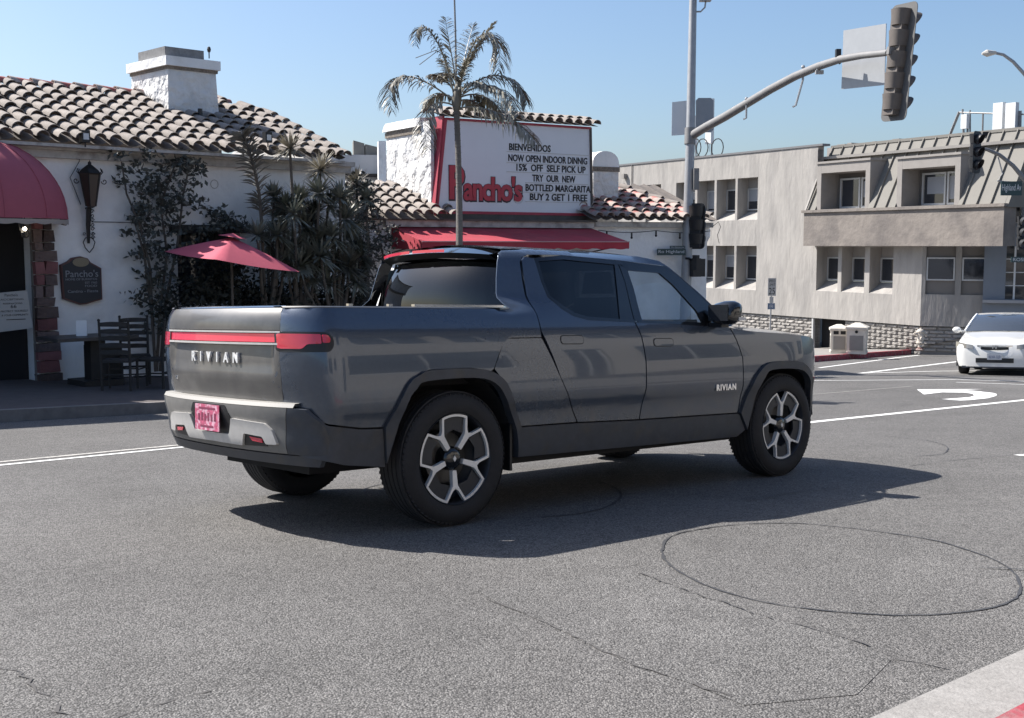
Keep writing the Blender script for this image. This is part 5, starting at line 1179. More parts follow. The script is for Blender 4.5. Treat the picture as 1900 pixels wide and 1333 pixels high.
# ------------------------------------------------------------------ signal pole with mast arm
def depth(px, py, d): return at(px, py, d)
pb = depth(1272, 590, 28); zb = zroad(pb.x, pb.y)
sp_ = empty('traffic_signal_pole', loc(pb.x, pb.y, zb), 'tall galvanised signal pole with a curved mast arm reaching to the right', 'signal pole')
def rel(v, o=None): return v - (o or V((pb.x, pb.y, zb)))
ptop = rel(depth(1287, -60, 28))
mb = MB().tube([V((0, 0, .25)), rel(depth(1272, 560, 28)), rel(depth(1281, 250, 28)), ptop], [.16, .125, .105, .085], 14)
obj('pole', mb, m_pole, sp_, True)
obj('base_plate', MB().lathe([(0, .06), (.26, .06), (.26, .2), (.18, .3)], 12), m_pole, sp_)
armp = [(1284, 252, 28), (1310, 236, 27.4), (1345, 217, 26.5), (1385, 193, 25.6), (1430, 166, 24.6), (1475, 142, 23.6), (1520, 123, 22.6), (1560, 110, 21.6), (1600, 103, 20.8), (1648, 98, 19.8)]
ap = [rel(depth(*p)) for p in armp]
obj('mast_arm', MB().tube(ap, [.105, .10, .097, .092, .088, .083, .078, .070, .062, .055], 12), m_poledark, sp_, True)
obj('arm_collar', MB().tube([rel(depth(1281, 238, 28)), rel(depth(1280, 268, 28))], .135, 12), m_poledark, sp_, True)
for k, (a, b) in enumerate(((3, .1), (6, .15))):
    pass
def clamp(px, py, d, l, slant=0):
    p = rel(depth(px, py, d)); mb = MB().tube([p + V((0, 0, .10)), p + V((0, 0, -.12)), p + V((slant, 0, -l)), p + V((slant - .06, 0, -l - .03))], .022, 6); mb.ball(p + V((0, 0, .13)), .04, 8); obj('arm_bracket', mb, m_pole, sp_)
clamp(1385, 195, 25.5, .28); clamp(1490, 137, 23.3, .62, -.13); 
p = rel(depth(1516, 133, 22.6)); obj('arm_camera', MB().tube([p + V((0, 0, .1)), p], .02, 5).box((p.x - .03, p.y - .04, p.z - .05), (p.x + .12, p.y + .04, p.z + .02)), m_pole, sp_)
p = rel(depth(1555, 101, 21.7)); obj('sensor', MB().box((p.x - .045, p.y - .05, p.z - .10), (p.x + .045, p.y + .05, p.z + .09)).tube([p + V((0, 0, -.1)), p + V((.04, 0, -.18))], .02, 5), m_sigblack, sp_)
c0_ = rel(depth(1286, 22, 28)); obj('luminaire_arm', MB().tube([c0_, c0_ + V((.18, 0, .0)), c0_ + V((.28, 0, .10)), c0_ + V((.30, 0, .26))], .022, 6).box((c0_.x + .15, c0_.y - .1, c0_.z + .24), (c0_.x + .42, c0_.y + .1, c0_.z + .36)), m_pole, sp_)
# sheet signs seen from behind
def sheet_sign(name, pxs, d, label, cat, m=m_signback, th=.012, grp=None, az=None):
    """flat panel through picture corners at depths d, given a real thickness"""
    P = [depth(px, py, dd) for (px, py), dd in zip(pxs, d)]
    o = sum(P, V()) / len(P); n_ = (P[1] - P[0]).cross(P[2] - P[1]).normalized()
    if n_.y > 0: n_ = -n_
    R_ = [p - o for p in P]; k = len(R_)
    mb = MB().add([p for p in R_] + [p - n_ * th for p in R_], [tuple(range(k))] + [tuple(range(k, 2 * k))] + [(i, (i + 1) % k, k + (i + 1) % k, k + i) for i in range(k)])
    q = obj(name, mb, m, None, M=Matrix.Translation(o)); tag(q, label, cat, grp); return q
def rr4(x0, y0, x1, y1, r=5): return [(x0 + r, y0), (x1 - r, y0), (x1, y0 + r), (x1, y1 - r), (x1 - r, y1), (x0 + r, y1), (x0, y1 - r), (x0, y0 + r)]
s1 = sheet_sign('sign_panel', [(1565, 57), (1644, 44), (1641, 158), (1561, 166)], [22.3, 21.0, 21.0, 22.3], 'large blank square sign panel seen from behind on the mast arm', 'sign')
s2 = sheet_sign('sign_panel', [(1247, 190), (1274, 187), (1274, 250), (1246, 252)], [28.5] * 4, 'pale blank sign panel left of the signal pole', 'sign', mat("pale sign back", (.60, .62, .63), .5, .2), grp=None)
s3 = sheet_sign('sign_panel', rr4(1291, 182, 1324, 246), [28.4] * 8, 'grey blank sign panel right of the signal pole above the arm', 'sign', m_signback)
# 5-section signal head on the arm
def signal(name, M, n_, m, label, r=.165, step=.34, plate=None, vis=.24, pm=None, group=None):
    t = empty(name, M, label, 'traffic signal', group)
    H_ = n_ * step
    for k in range(n_):
        z = H_ / 2 - step * (k + .5)
        hs_ = obj('housing', MB().prism([(.17, 0), (.17, .06), (.155, .13), (.11, .185), (.04, .21), (-.04, .21), (-.11, .185), (-.155, .13), (-.17, .06), (-.17, 0)], lambda x, y: (x * .86, y * .86, z - step / 2 + .075), lambda x, y: (x, y, z + step / 2 - .012)).box((-.125, .0, z - step / 2 - .01), (.125, .135, z - step / 2 + .078)), m, t, True, angle=50)
        mb = MB(); L = 14; vs = []
        for q in range(L + 1):
            a = -pi * .22 + (pi * 1.44) * q / L; le = vis * (.35 + .65 * max(0, min(1, (sin(a) + .7) / 1.5)))
            for rr_, yy in ((r * .97, -.0), (r, -le)): vs.append((rr_ * cos(a), yy, z + rr_ * sin(a)))
            for rr_, yy in ((r * .97 - .012, -.0), (r - .012, -le)): vs.append((rr_ * cos(a), yy, z + rr_ * sin(a)))
        f = []
        for q in range(L):
            b = 4 * q; f += [(b, b + 4, b + 5, b + 1), (b + 2, b + 3, b + 7, b + 6), (b + 1, b + 5, b + 7, b + 3)]
        f += [(0, 1, 3, 2), (4 * L, 4 * L + 2, 4 * L + 3, 4 * L + 1)]
        mb.add(vs, f); obj('visor', mb, m, hs_, True)
        obj('lens', MB().lathe([(0, .0), (r * .6, -.006), (r * .93, .012)], 18, loc(0, -.012, z) @ rot(90, 'X') @ Matrix.Diagonal((1, 1, 1, 1))), mat("unlit lens", (.03, .012, .010), .25), hs_, True)
    if plate:
        w_, h = plate; pts = []
        for cx_, cz_, a0 in ((w_ - .1, h - .1, 0), (-w_ + .1, h - .1, pi / 2), (-w_ + .1, -h + .1, pi), (w_ - .1, -h + .1, 1.5 * pi)):
            pts += [(cx_ + .1 * cos(a0 + pi / 2 * i / 4), cz_ + .1 * sin(a0 + pi / 2 * i / 4)) for i in range(5)]
        obj('backplate', MB().prism(pts, lambda x, z: (x, -.012, z), lambda x, z: (x, .0, z)), pm or m, t)
    return t
hp = depth(1668, 116, 19.5)
sig = signal('traffic_signal', Matrix.Translation(hp) @ rot(4.2, 'Y') @ rot(114, 'Z'), 5, m_signal, 'tall brown five light signal head on the end of the mast arm', step=.345, plate=(.30, .96), pm=mat("weathered backplate", (.10, .098, .095), .6, var=.15), vis=.30)
obj('hanger', MB().box((-.03, .10, .1), (.03, .26, .22)), m_poledark, sig)
# heads on the pole, seen from behind
p = depth(1293, 420, 27.9)
sg2 = signal('traffic_signal', Matrix.Translation(p) @ rot(150, 'Z'), 3, m_sigblack, 'black three light signal head on the pole above the street name sign', step=.33, plate=(.20, .54))
p = depth(1293, 497, 27.9); ps = empty('pedestrian_signal', Matrix.Translation(p) @ rot(20, 'Z'), 'black boxy pedestrian signal on the pole just above the pick-up', 'pedestrian signal')
obj('housing', MB().box((-.16, -.12, -.21), (.16, .12, .21), taper=1), m_sigblack, ps); obj('hood', MB().box((-.17, .10, -.22), (.17, .20, .22)), m_sigblack, ps)
obj('mount', MB().tube([(-.1, 0, .16), (-.22, 0, .22), (-.3, 0, .22)], .03, 6), m_sigblack, ps)
obj('side_cabinet', MB().box((.20 - .38, -.3, -.05), (.28 - .38, -.1, .3)), m_sigblack, ps)
p = depth(1291, 332, 27.9); cb = obj('controller_box', MB().box((-.06, -.12, -.26), (.06, .12, .24)), m_poledark, None, M=Matrix.Translation(p)); tag(cb, 'flat grey box strapped to the signal pole below the arm', 'box')
def namesign(px0, py0, px1, py1, d, s_, label, m=m_greensign, ts=.6):
    a, b = depth(px0, (py0 + py1) / 2, d), depth(px1, (py0 + py1) / 2, d); w_ = (b - a).length; h = (py1 - py0) / F * d; o = (a + b) / 2
    ang = atan2((b - a).y, (b - a).x)
    q = empty('street_name_sign', Matrix.Translation(o) @ Matrix.Rotation(ang, 4, 'Z'), label, 'street sign')
    obj('blade', MB().box((-w_ / 2, -.015, -h / 2), (w_ / 2, .015, h / 2)), m, q)
    if s_: textfit('sign_lettering', s_, -w_ / 2 * .9, w_ / 2 * .9, -h * ts / 2, h * ts / 2, -.018, m_signwhite, q, .001)
    return q
namesign(1219, 462, 1272, 474, 27.8, 'Ro Highland', 'dark street name blade on the pole, the lower of the two'); namesign(1243, 456.5, 1270, 461.5, 27.9, 'Ardmore', 'short street name blade directly above the longer one')
q = namesign(1857, 337, 1896, 363, 33, 'Highland Av', 'green Highland Av sign hanging from the far signal arm')
q2 = namesign(1876, 477, 1940, 487, 34, 'ROSECRANS', 'small street sign low at the right edge')
# far signal at the right
r0 = depth(1930, 600, 34); rz = zroad(r0.x, r0.y)
fp = empty('traffic_signal_pole', loc(r0.x, r0.y, rz), 'far signal pole off the right edge with its thin arm over the side street', 'signal pole')
rl2 = lambda px, py, d=34: depth(px, py, d) - V((r0.x, r0.y, rz))
obj('pole', MB().tube([V((0, 0, 0)), rl2(1935, 250)], .1, 10), m_pole, fp, True)
obj('mast_arm', MB().tube([rl2(1934, 370), rl2(1900, 332), rl2(1880, 308), rl2(1855, 288), rl2(1832, 278), rl2(1815, 276)], [.08, .07, .06, .055, .05, .045], 8), m_poledark, fp, True)
obj('sign_hanger', MB().tube([rl2(1852, 292), rl2(1860, 322), rl2(1850, 336), rl2(1897, 340)], .02, 5), m_pole, fp)
signal('traffic_signal', Matrix.Translation(depth(1812, 283, 33.8)) @ rot(40, 'Z') , 3, m_sigblack, 'black three light signal head before the mansard roof', step=.36, plate=(.22, .60), r=.155, vis=.2)
signal('traffic_signal', Matrix.Translation(depth(1899, 432, 35)) @ rot(10, 'Z'), 3, m_sigblack, 'black signal head cut by the right edge of the picture', step=.33, r=.15)
# street lamp at upper right
l0 = depth(1990, 600, 42); lz = zroad(l0.x, l0.y); ll = lambda px, py: depth(px, py, 42) - V((l0.x, l0.y, lz))
lm = empty('street_lamp', loc(l0.x, l0.y, lz), 'street lamp with a long curved arm at the upper right edge', 'street lamp')
obj('pole', MB().tube([V((0, 0, 0)), ll(1985, 260)], .1, 8), m_pole, lm, True)
obj('lamp_arm', MB().tube([ll(1985, 262), ll(1940, 190), ll(1900, 137), ll(1880, 115), ll(1862, 102), ll(1846, 98.5)], [.09, .08, .065, .06, .055, .05], 8), m_pole, lm, True)
a = ll(1822, 100); b = ll(1848, 98); obj('lamp_head', MB().tube([a, a.lerp(b, .35) , b], [.04, .13, .06], 8), mat("lamp head", (.5, .47, .42), .5), lm, True)
# speed limit sign
b0 = depth(1428.5, 620, 44); bz = zroad(b0.x, b0.y) + .25
ss = empty('speed_limit_sign', loc(b0.x, b0.y, bz), 'speed limit 25 sign post before the office building wall', 'road sign')
u = F / 44; zt_ = lambda py: CAMZ + (455 - py) / F * 44 * 1.0 - bz
tp = depth(1430, 516, 44).z - bz; bt = depth(1430, 549, 44).z - bz
obj('post', MB().tube([(0, 0, 0), (.03, 0, tp)], .03, 8), m_pole, ss)
w_ = 15 / F * 44 / 2
pl = obj('sign_plate', MB().box((-w_ + .03, -.05, bt), (w_ + .03, -.035, tp)), m_signgrey, ss)
hh = tp - bt
textfit('sign_lettering', 'SPEED', -w_ * .8 + .03, w_ * .8 + .03, bt + hh * .76, bt + hh * .92, -.053, m_letter, pl, .001); textfit('sign_lettering', 'LIMIT', -w_ * .8 + .03, w_ * .8 + .03, bt + hh * .54, bt + hh * .70, -.053, m_letter, pl, .001); textfit('sign_lettering', '25', -w_ * .75 + .03, w_ * .75 + .03, bt + hh * .08, bt + hh * .46, -.053, m_letter, pl, .002)
b1 = depth(1430, 562, 44).z - bz; b2 = depth(1430, 574, 44).z - bz
obj('lower_plate', MB().box((-w_ * .5 + .02, -.05, b1), (w_ * .5 + .02, -.035, bt - .03)), m_signgrey, ss)
l2 = obj('blue_plate', MB().box((-w_ * .9 + .02, -.05, b2), (w_ * .9 + .02, -.035, b1 - .01)), mat("blue grey sign", (.12, .16, .23), .5), ss)
textfit('sign_lettering', '(S)', -w_ * .4 + .02, w_ * .4 + .02, b2 + .05, b1 - .06, -.053, m_signwhite, l2, .001)
# litter bins
def bin_(px, py, d, wpx, hpx, kind, label, az):
    o = at(px, py, d); k = d / F; w_ = wpx * k / 2; h = hpx * k
    t = empty('litter_bin', Matrix.Translation(o) @ rot(az, 'Z'), label, 'litter bin', 'concrete litter bins by the red kerb')
    obj('base', MB().box((-w_ * 1.04, -w_ * 1.04, 0), (w_ * 1.04, w_ * 1.04, h * .08)), m_beigebin, t)
    body = obj('body', MB().box((-w_ * .96, -w_ * .96, h * .08), (w_ * .96, w_ * .96, h * .80), taper=1.08), m_beigebin, t)
    obj('rim', MB().box((-w_ * 1.16, -w_ * 1.16, h * .80), (w_ * 1.16, w_ * 1.16, h * .87)), m_beigebin, t)
    obj('lid', MB().box((-w_ * 1.14, -w_ * 1.14, h * .87), (w_ * 1.14, w_ * 1.14, h * 1.0), taper=.25), m_beigebin, t)
    for r_ in (0, 90):
        M = rot(-r_, 'Z')
        obj('side_panel', MB().box((-w_ * .72, -w_ * 1.03, h * .12), (w_ * .72, -w_ * .97, h * .60)), m_conc, t, M=M)
        if kind and r_ == 0:
            for xx in (-.42, .42): obj('slot', MB().box((w_ * (xx - .3), -w_ * 1.07, h * .66), (w_ * (xx + .3), -w_ * 1.0, h * .78)), m_dark, t, M=M)
        else: obj('slot', MB().tube([(0, -w_ * 1.08, h * .72), (0, -w_ * 1.0, h * .72)], w_ * .17, 12), m_dark, t, M=M)
bin_(1556, 654, 38.3, 30, 52, True, 'beige concrete litter bin with two square slots, left of the pair', -12)
bin_(1590, 656, 37.6, 34, 57, False, 'beige concrete litter bin with one round hole, right of the pair', -22)
# hydrant
o = at(1707, 650.5, 40.5); k = 40.5 / F; h = 42 * k
hy = empty('fire_hydrant', Matrix.Translation(o), 'pale fire hydrant on the pavement before the block wall', 'hydrant')
obj('barrel', MB().lathe([(0, .0), (.12, 0), (.14, .04), (.07, .10), (.075, .2), (.13, .24), (.14, .28), (.115, .30), (.115, h - .18), (.14, h - .15), (.14, h - .12), (.10, h - .06), (.03, h - .03), (.03, h), (0, h)], 14), mat("pale hydrant paint", (.50, .45, .39), .6), hy, True)
for s_ in (-1, 1): obj('outlet', MB().tube([(s_ * .1, 0, h - .20), (s_ * .2, 0, h - .20)], .055, 10).tube([(s_ * .2, 0, h - .2), (s_ * .235, 0, h - .2)], .03, 6), MATS["pale hydrant paint"], hy)
obj('outlet', MB().tube([(0, -.1, h - .36), (0, -.2, h - .36)], .06, 10), MATS["pale hydrant paint"], hy); obj('foot', MB().lathe([(.07, 0), (.16, .02), (.06, .12)], 10), mat("rusty iron", (.12, .05, .045), .9), hy)
# ------------------------------------------------------------------ white car
def carbody():
    # stations from the nose backwards: (x, half width, [(frac of half width, z)])
    st = [(-.02, .52, .30, .40, .52), (.02, .66, .24, .45, .66), (.12, .80, .22, .50, .74), (.35, .865, .22, .55, .80), (.8, .875, .22, .6, .88), (1.15, .875, .22, .62, .955), (1.3, .875, .22, .65, 1.00)]
    return st
cc0 = at(1846, 684, 26.6); zc = zroad(cc0.x, cc0.y)
tilt = TN.to_track_quat('Z', 'Y').to_matrix().to_4x4()
def carM(o, yaw):
    f_ = V((cos(rad(yaw)), sin(rad(yaw)), 0)); z_ = TN.normalized(); x_ = (f_ - z_ * f_.dot(z_)).normalized(); y_ = z_.cross(x_)
    M = Matrix((x_, y_, z_)).transposed().to_4x4(); M.translation = o; return M
CW = carM(V((cc0.x, cc0.y, zc)), 62)      # local +x points to the rear
car = empty('parked_car', CW, 'white compact sedan facing the viewer, cut by the right edge', 'car')
CH = pch([-.05, .0, .10, .35, .8, 1.15, 1.32], [.68, .73, .77, .82, .89, .95, .985])   # bonnet line
CWD = pch([-.05, .0, .08, .25, .6, 3.9, 4.3, 4.45], [.60, .72, .80, .86, .880, .872, .80, .60])
RL = pch([1.30, 1.6, 2.0, 2.4, 3.0, 3.5, 3.9], [.985, 1.22, 1.385, 1.425, 1.415, 1.30, 1.10])
def sect(x, t):
    """t 0..1 from sill to bonnet or belt centre"""
    wd = CWD(x); top = CH(x) if x < 1.32 else (.985 if x < 3.8 else .985 - .05 * (x - 3.8))
    prof = [(.93, .20), (.98, .32), (1.0, .50), (.995, .62), (.965, .78 * top / .98 if x > .5 else .62 + (top - .62) * .5)]
    pts = [(wd * a, min(z, top - .02 * (5 - i))) for i, (a, z) in enumerate(prof)]
    pts += [(wd * .90, top - .015), (wd * .70, top + .015), (wd * .35, top + .035), (0, top + .04)]
    return pts
xs = [-.05, -.02, .02, .08, .16, .28, .45, .7, 1.0, 1.32, 1.8, 2.4, 3.0, 3.6, 4.0, 4.25, 4.4]
mb = MB(); rows = []
for x in xs:
    p = sect(x, 0); rows.append([(x, -a, b) for a, b in p] + [(x, a, b) for a, b in p[::-1][1:]])
n = len(rows[0]); mb.add([q for r in rows for q in r], [(i * n + j, i * n + j + 1, (i + 1) * n + j + 1, (i + 1) * n + j) for i in range(len(rows) - 1) for j in range(n - 1)] + [tuple(range(n)), tuple(range((len(rows) - 1) * n, len(rows) * n))])
obj('body', mb, m_carwhite, car, True, angle=50)
def gh(x, s): return V((x, 0, 0))
# greenhouse: roof, glass
def cab(t, s, o=0):  # t along roof line 0..1 windscreen base to rear, s across
    x = 1.30 + 2.65 * t; z = RL(x); w_ = .80 - .20 * max(0, (z - .985) / .44)
    return V((x - .18 * (1 - s * s) * (1 - min(1, t * 3)), s * w_, z + .02 * (1 - s * s)))
obj('windscreen', grid(lin(0, .26, 6), lin(-.94, .94, 10), lambda t, s: cab(t, s)), mat("car windscreen", (.05, .06, .075), .05, 0, coat=1), car, True)
obj('roof', grid(lin(.26, .80, 8), lin(-1, 1, 10), lambda t, s: cab(t, s)), m_carwhite, car, True)
obj('rear_screen', grid(lin(.80, 1, 4), lin(-.94, .94, 8), lambda t, s: cab(t, s)), MATS["car windscreen"], car, True)
for s_ in (-1, 1):
    obj('pillar', MB().tube([cab(0, s_) + V((0, 0, 0)), cab(.09, s_), cab(.18, s_), cab(.27, s_)], .035, 6), m_carwhite, car, True)
    side = [cab(t, s_) for t in lin(.02, .98, 14)]; base = [V((p.x, s_ * .835, .975)) for p in side]
    k = len(side); obj('side_glass', MB().add([p + V((0, s_ * .004, -.03)) for p in side] + base, [(i, i + 1, k + i + 1, k + i) for i in range(k - 1)]), MATS["car windscreen"], car)
    obj('mirror', MB().ball((1.42, s_ * 1.0, 1.02), .10, 12, (.6, 1.05, .75)).tube([(1.5, s_ * .85, .98), (1.45, s_ * .95, 1.0)], .03, 6), m_carwhite, car, True)
    # head lamps
    hl = grid(lin(0, 1, 6), lin(0, 1, 3), lambda u, v: V((-.075 + .30 * u ** 2.6 + .02 * v, s_ * (.46 + .405 * u), .605 + .03 * u + (.085 + .045 * u) * v)))
    obj('headlight', hl, mat("car headlamp", (.30, .29, .26), .12, .3, coat=1), car, True)
    obj('fog_opening', MB().box((-.02 + .10, min(s_ * .52, s_ * .76), .30), (.0 + .16, max(s_ * .52, s_ * .76), .385)).box((-.0, min(s_ * .50, s_ * .60), .30), (.1, max(s_ * .50, s_ * .60), .385)), m_black, car)
    for x in (.78, 3.48):
        Mw = loc(x, s_ * .745, .31) @ rot(90, 'X')
        wq = obj('wheel', MB().lathe([(.2, -.1), (.29, -.1), (.31, -.07), (.31, .07), (.29, .1), (.2, .1)], 28), m_rubber, car, True, M=Mw)
        obj('hub_cap', MB().lathe([(0, -.08 * 1), (.2, -.08), (.2, .08), (0, .08)], 20), m_silver, wq)
        arch = MB().lathe([(.345, -.02), (.36, -.02), (.36, .02), (.345, .02)], 20, loc(x, s_ * .868, .31) @ rot(90, 'X'), 0, pi)
        obj('wheel_arch', MB().prism([(x + .34 * cos(a), .31 + .34 * sin(a)) for a in lin(0, pi, 14)] + [(x - .34, .19), (x + .34, .19)], lambda u, z: (u, s_ * .80, z), lambda u, z: (u, s_ * .878, z)), m_black, car)
obj('grille', grid(lin(-1, 1, 10), [0, 1], lambda s, v: V((-.075 + .05 * abs(s) ** 2, .42 * s, .575 + .03 * s * s + (.10 - .045 * abs(s) ** 2) * v))), m_black, car)
obj('grille_bar', grid(lin(-1, 1, 10), [0, 1], lambda s, v: V((-.092 + .05 * abs(s) ** 2, .41 * s, .645 + .012 * s * s + (.040 - .01 * abs(s)) * v))), m_chrome, car)
em = MB()
for y in (-.034, .034): em.box((-.115, y - .011, .605), (-.098, y + .011, .69))
em.box((-.113, -.034, .640), (-.099, .034, .656)); obj('emblem', em, m_chrome, car)
obj('bumper_intake', MB().box((-.064, -.40, .29), (-.045, .40, .395)), m_black, car)
lpq = obj('licence_plate', MB().box((-.10, -.155, .36), (-.088, .155, .50)), mat("car plate", (.34, .37, .42), .5), car)
textfit('plate_lettering', '6LVA 327', -.12, .12, -.03, .035, 0, mat("car plate ink", (.12, .14, .22), .6), lpq, .0005).matrix_local = loc(-.102, 0, .425) @ rot(-90, 'Z') @ FRONT
obj('lower_lip', MB().box((-.03, -.70, .17), (.2, .70, .215)), m_clad, car)
obj('underbody', MB().box((.2, -.70, .16), (4.1, .70, .35)), m_dark, car)
obj('dashboard', MB().box((1.35, -.7, .90), (1.8, .7, .98)), m_black, car)
# ------------------------------------------------------------------ unseen storey and cornice added off the left edge to shade the pavement
obj('added_storey', MB().box((-9.5, .02, 3.6), (-3.2, 5.5, 5.72)), m_stucco, rl)
obj('added_cornice', MB().box((-9.6, -.1, 5.72), (-3.1, 5.6, 5.84)), m_trim, rl)
# ------------------------------------------------------------------ leaves
def leafmesh(pts, size, var=.3, n=2, curl_=.25):
    """folded leaf-shaped faces at points [(pos, dir)]"""
    mb = MB()
    for p, d in pts:
        s_ = size * random.uniform(1 - var, 1 + var); d = V(d).normalized(); up = V((random.uniform(-1, 1), random.uniform(-1, 1), random.uniform(-.2, 1))); w_ = d.cross(up)
        if w_.length < 1e-3: continue
        w_ = w_.normalized(); nn = w_.cross(d)
        a = V(p); mb.add([a, a + d * s_ * .45 + w_ * s_ * .26 + nn * s_ * .06, a + d * s_, a + d * s_ * .45 - w_ * s_ * .26 + nn * s_ * .06, a + d * s_ * .5], [(0, 1, 4), (1, 2, 4), (2, 3, 4), (3, 0, 4)])
    return mb
def rdir(): 
    return V((random.gauss(0, 1), random.gauss(0, 1), random.gauss(0, .8) + .1)).normalized()
def shrub(name, Fc, blobs, y, n, size, label, cat='shrub', m=None, stems=None, thick=.35):
    """blobs: (px, py, rx, ry, weight) ellipses on the wall plane"""
    t = empty(name, Fc.M @ loc(0, 0, 0), label, cat)
    cl = []; tot = sum(b[4] for b in blobs)
    for b in blobs:
        c = Fc.pix(b[0], b[1], y); e = Fc.pix(b[0] + b[2], b[1] - b[3], y); rx, rz = abs(e[0] - c[0]), abs(e[1] - c[1]); k = int(n * b[4] / tot)
        twigs = [(random.gauss(0, .45), random.gauss(0, .45)) for _ in range(max(3, k // 14))]
        for i in range(k):
            tx, tz = random.choice(twigs); q = V((c[0] + (tx + random.gauss(0, .16)) * rx, y + random.gauss(0, thick * .5), c[1] + (tz + random.gauss(0, .16)) * rz)); q.y = min(q.y, -.03)
            cl.append((q, rdir()))
    obj('foliage', leafmesh(cl, size), m or m_leaf, t)
    for s_ in stems or []:
        P = [V((Fc.pix(a, b, y)[0], min(-.04, y + .05 + random.uniform(-.05, .05)), Fc.pix(a, b, y)[1])) for a, b in s_]
        obj('stem', MB().tube(P, [.028 - .018 * i / len(P) for i in range(len(P))], 6), m_stem, t, True)
    return t
shrub('climbing_shrub', FL, [(262, 300, 34, 26, .7), (330, 310, 44, 34, 1.6), (290, 350, 52, 40, 2.2), (345, 370, 40, 36, 1.5), (315, 410, 46, 36, 1.6), (262, 385, 28, 26, .8), (250, 420, 20, 20, .4), (300, 460, 42, 32, 1.4), (268, 475, 26, 20, .5), (305, 510, 40, 30, 1.3), (290, 548, 46, 26, 1.3), (222, 290, 16, 12, .25), (228, 330, 16, 14, .3), (365, 320, 20, 22, .5), (300, 590, 40, 25, 1.0)], -.32, 2000, .105, 'tall leafy dark shrub climbing the white wall between the name board and the window', 'climbing shrub',
      stems=[[(290, 690), (285, 600), (280, 500), (262, 420), (240, 360), (228, 300)], [(295, 690), (300, 580), (310, 470), (300, 380), (330, 300)], [(300, 690), (312, 560), (330, 450), (345, 360), (356, 310)], [(288, 600), (270, 470), (250, 410)]])
shrub('potted_shrub', FL, [(405, 398, 14, 12, .6), (425, 412, 22, 12, .8), (385, 420, 30, 10, .8), (440, 425, 16, 10, .5)], -.28, 420, .10, 'low leafy plant above the window head behind the red umbrella', 'shrub')
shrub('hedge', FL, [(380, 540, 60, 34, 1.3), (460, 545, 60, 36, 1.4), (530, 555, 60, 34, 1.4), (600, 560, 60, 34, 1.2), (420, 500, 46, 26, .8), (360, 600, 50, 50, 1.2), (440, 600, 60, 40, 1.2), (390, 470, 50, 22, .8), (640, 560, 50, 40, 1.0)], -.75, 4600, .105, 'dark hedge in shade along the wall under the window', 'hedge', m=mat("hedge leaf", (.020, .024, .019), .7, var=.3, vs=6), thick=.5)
shrub('climbing_shrub', FR, [(668, 345, 24, 18, .8), (690, 380, 24, 22, .9), (676, 420, 30, 26, 1.0), (700, 440, 20, 24, .6), (690, 480, 30, 30, 1.1), (665, 520, 30, 34, 1.1), (700, 530, 18, 30, .7), (680, 570, 34, 26, 1.0), (690, 355, 12, 16, .3), (722, 430, 16, 16, .25), (735, 445, 8, 8, .1)], -.9, 1600, .10, 'twiggy dark shrub at the corner between the two restaurant wings left of the red awning', 'climbing shrub',
      stems=[[(680, 700), (676, 560), (690, 470), (682, 400), (672, 350)], [(690, 700), (700, 560), (712, 480), (705, 420)], [(676, 690), (660, 560), (660, 470), (676, 400)]])
# dracaenas: rosettes of strap leaves
def rosette(c, axis, r, n=70, w_=.020, droop=.25):
    mb = MB(); axis = V(axis).normalized(); a = axis.orthogonal().normalized(); b = axis.cross(a)
    for i in range(n):
        th = random.uniform(0, 2 * pi); el = math.asin(random.uniform(-.45, .98)); d = (a * cos(th) + b * sin(th)) * cos(el) + axis * sin(el)
        L_ = r * random.uniform(.75, 1.1); s_ = d.cross(V((0, 0, 1))); s_ = s_.normalized() if s_.length > 1e-3 else V((1, 0, 0)); ww = w_ * random.uniform(.7, 1.2)
        p0 = V(c) + d * .02; p1 = V(c) + d * L_ * .55 - V((0, 0, droop * L_ * .10)); p2 = V(c) + d * L_ - V((0, 0, droop * L_ * .4))
        mb.add([p0 - s_ * ww * .5, p0 + s_ * ww * .5, p1 + s_ * ww, p1 - s_ * ww, p2], [(0, 1, 2, 3), (3, 2, 4)])
    return mb
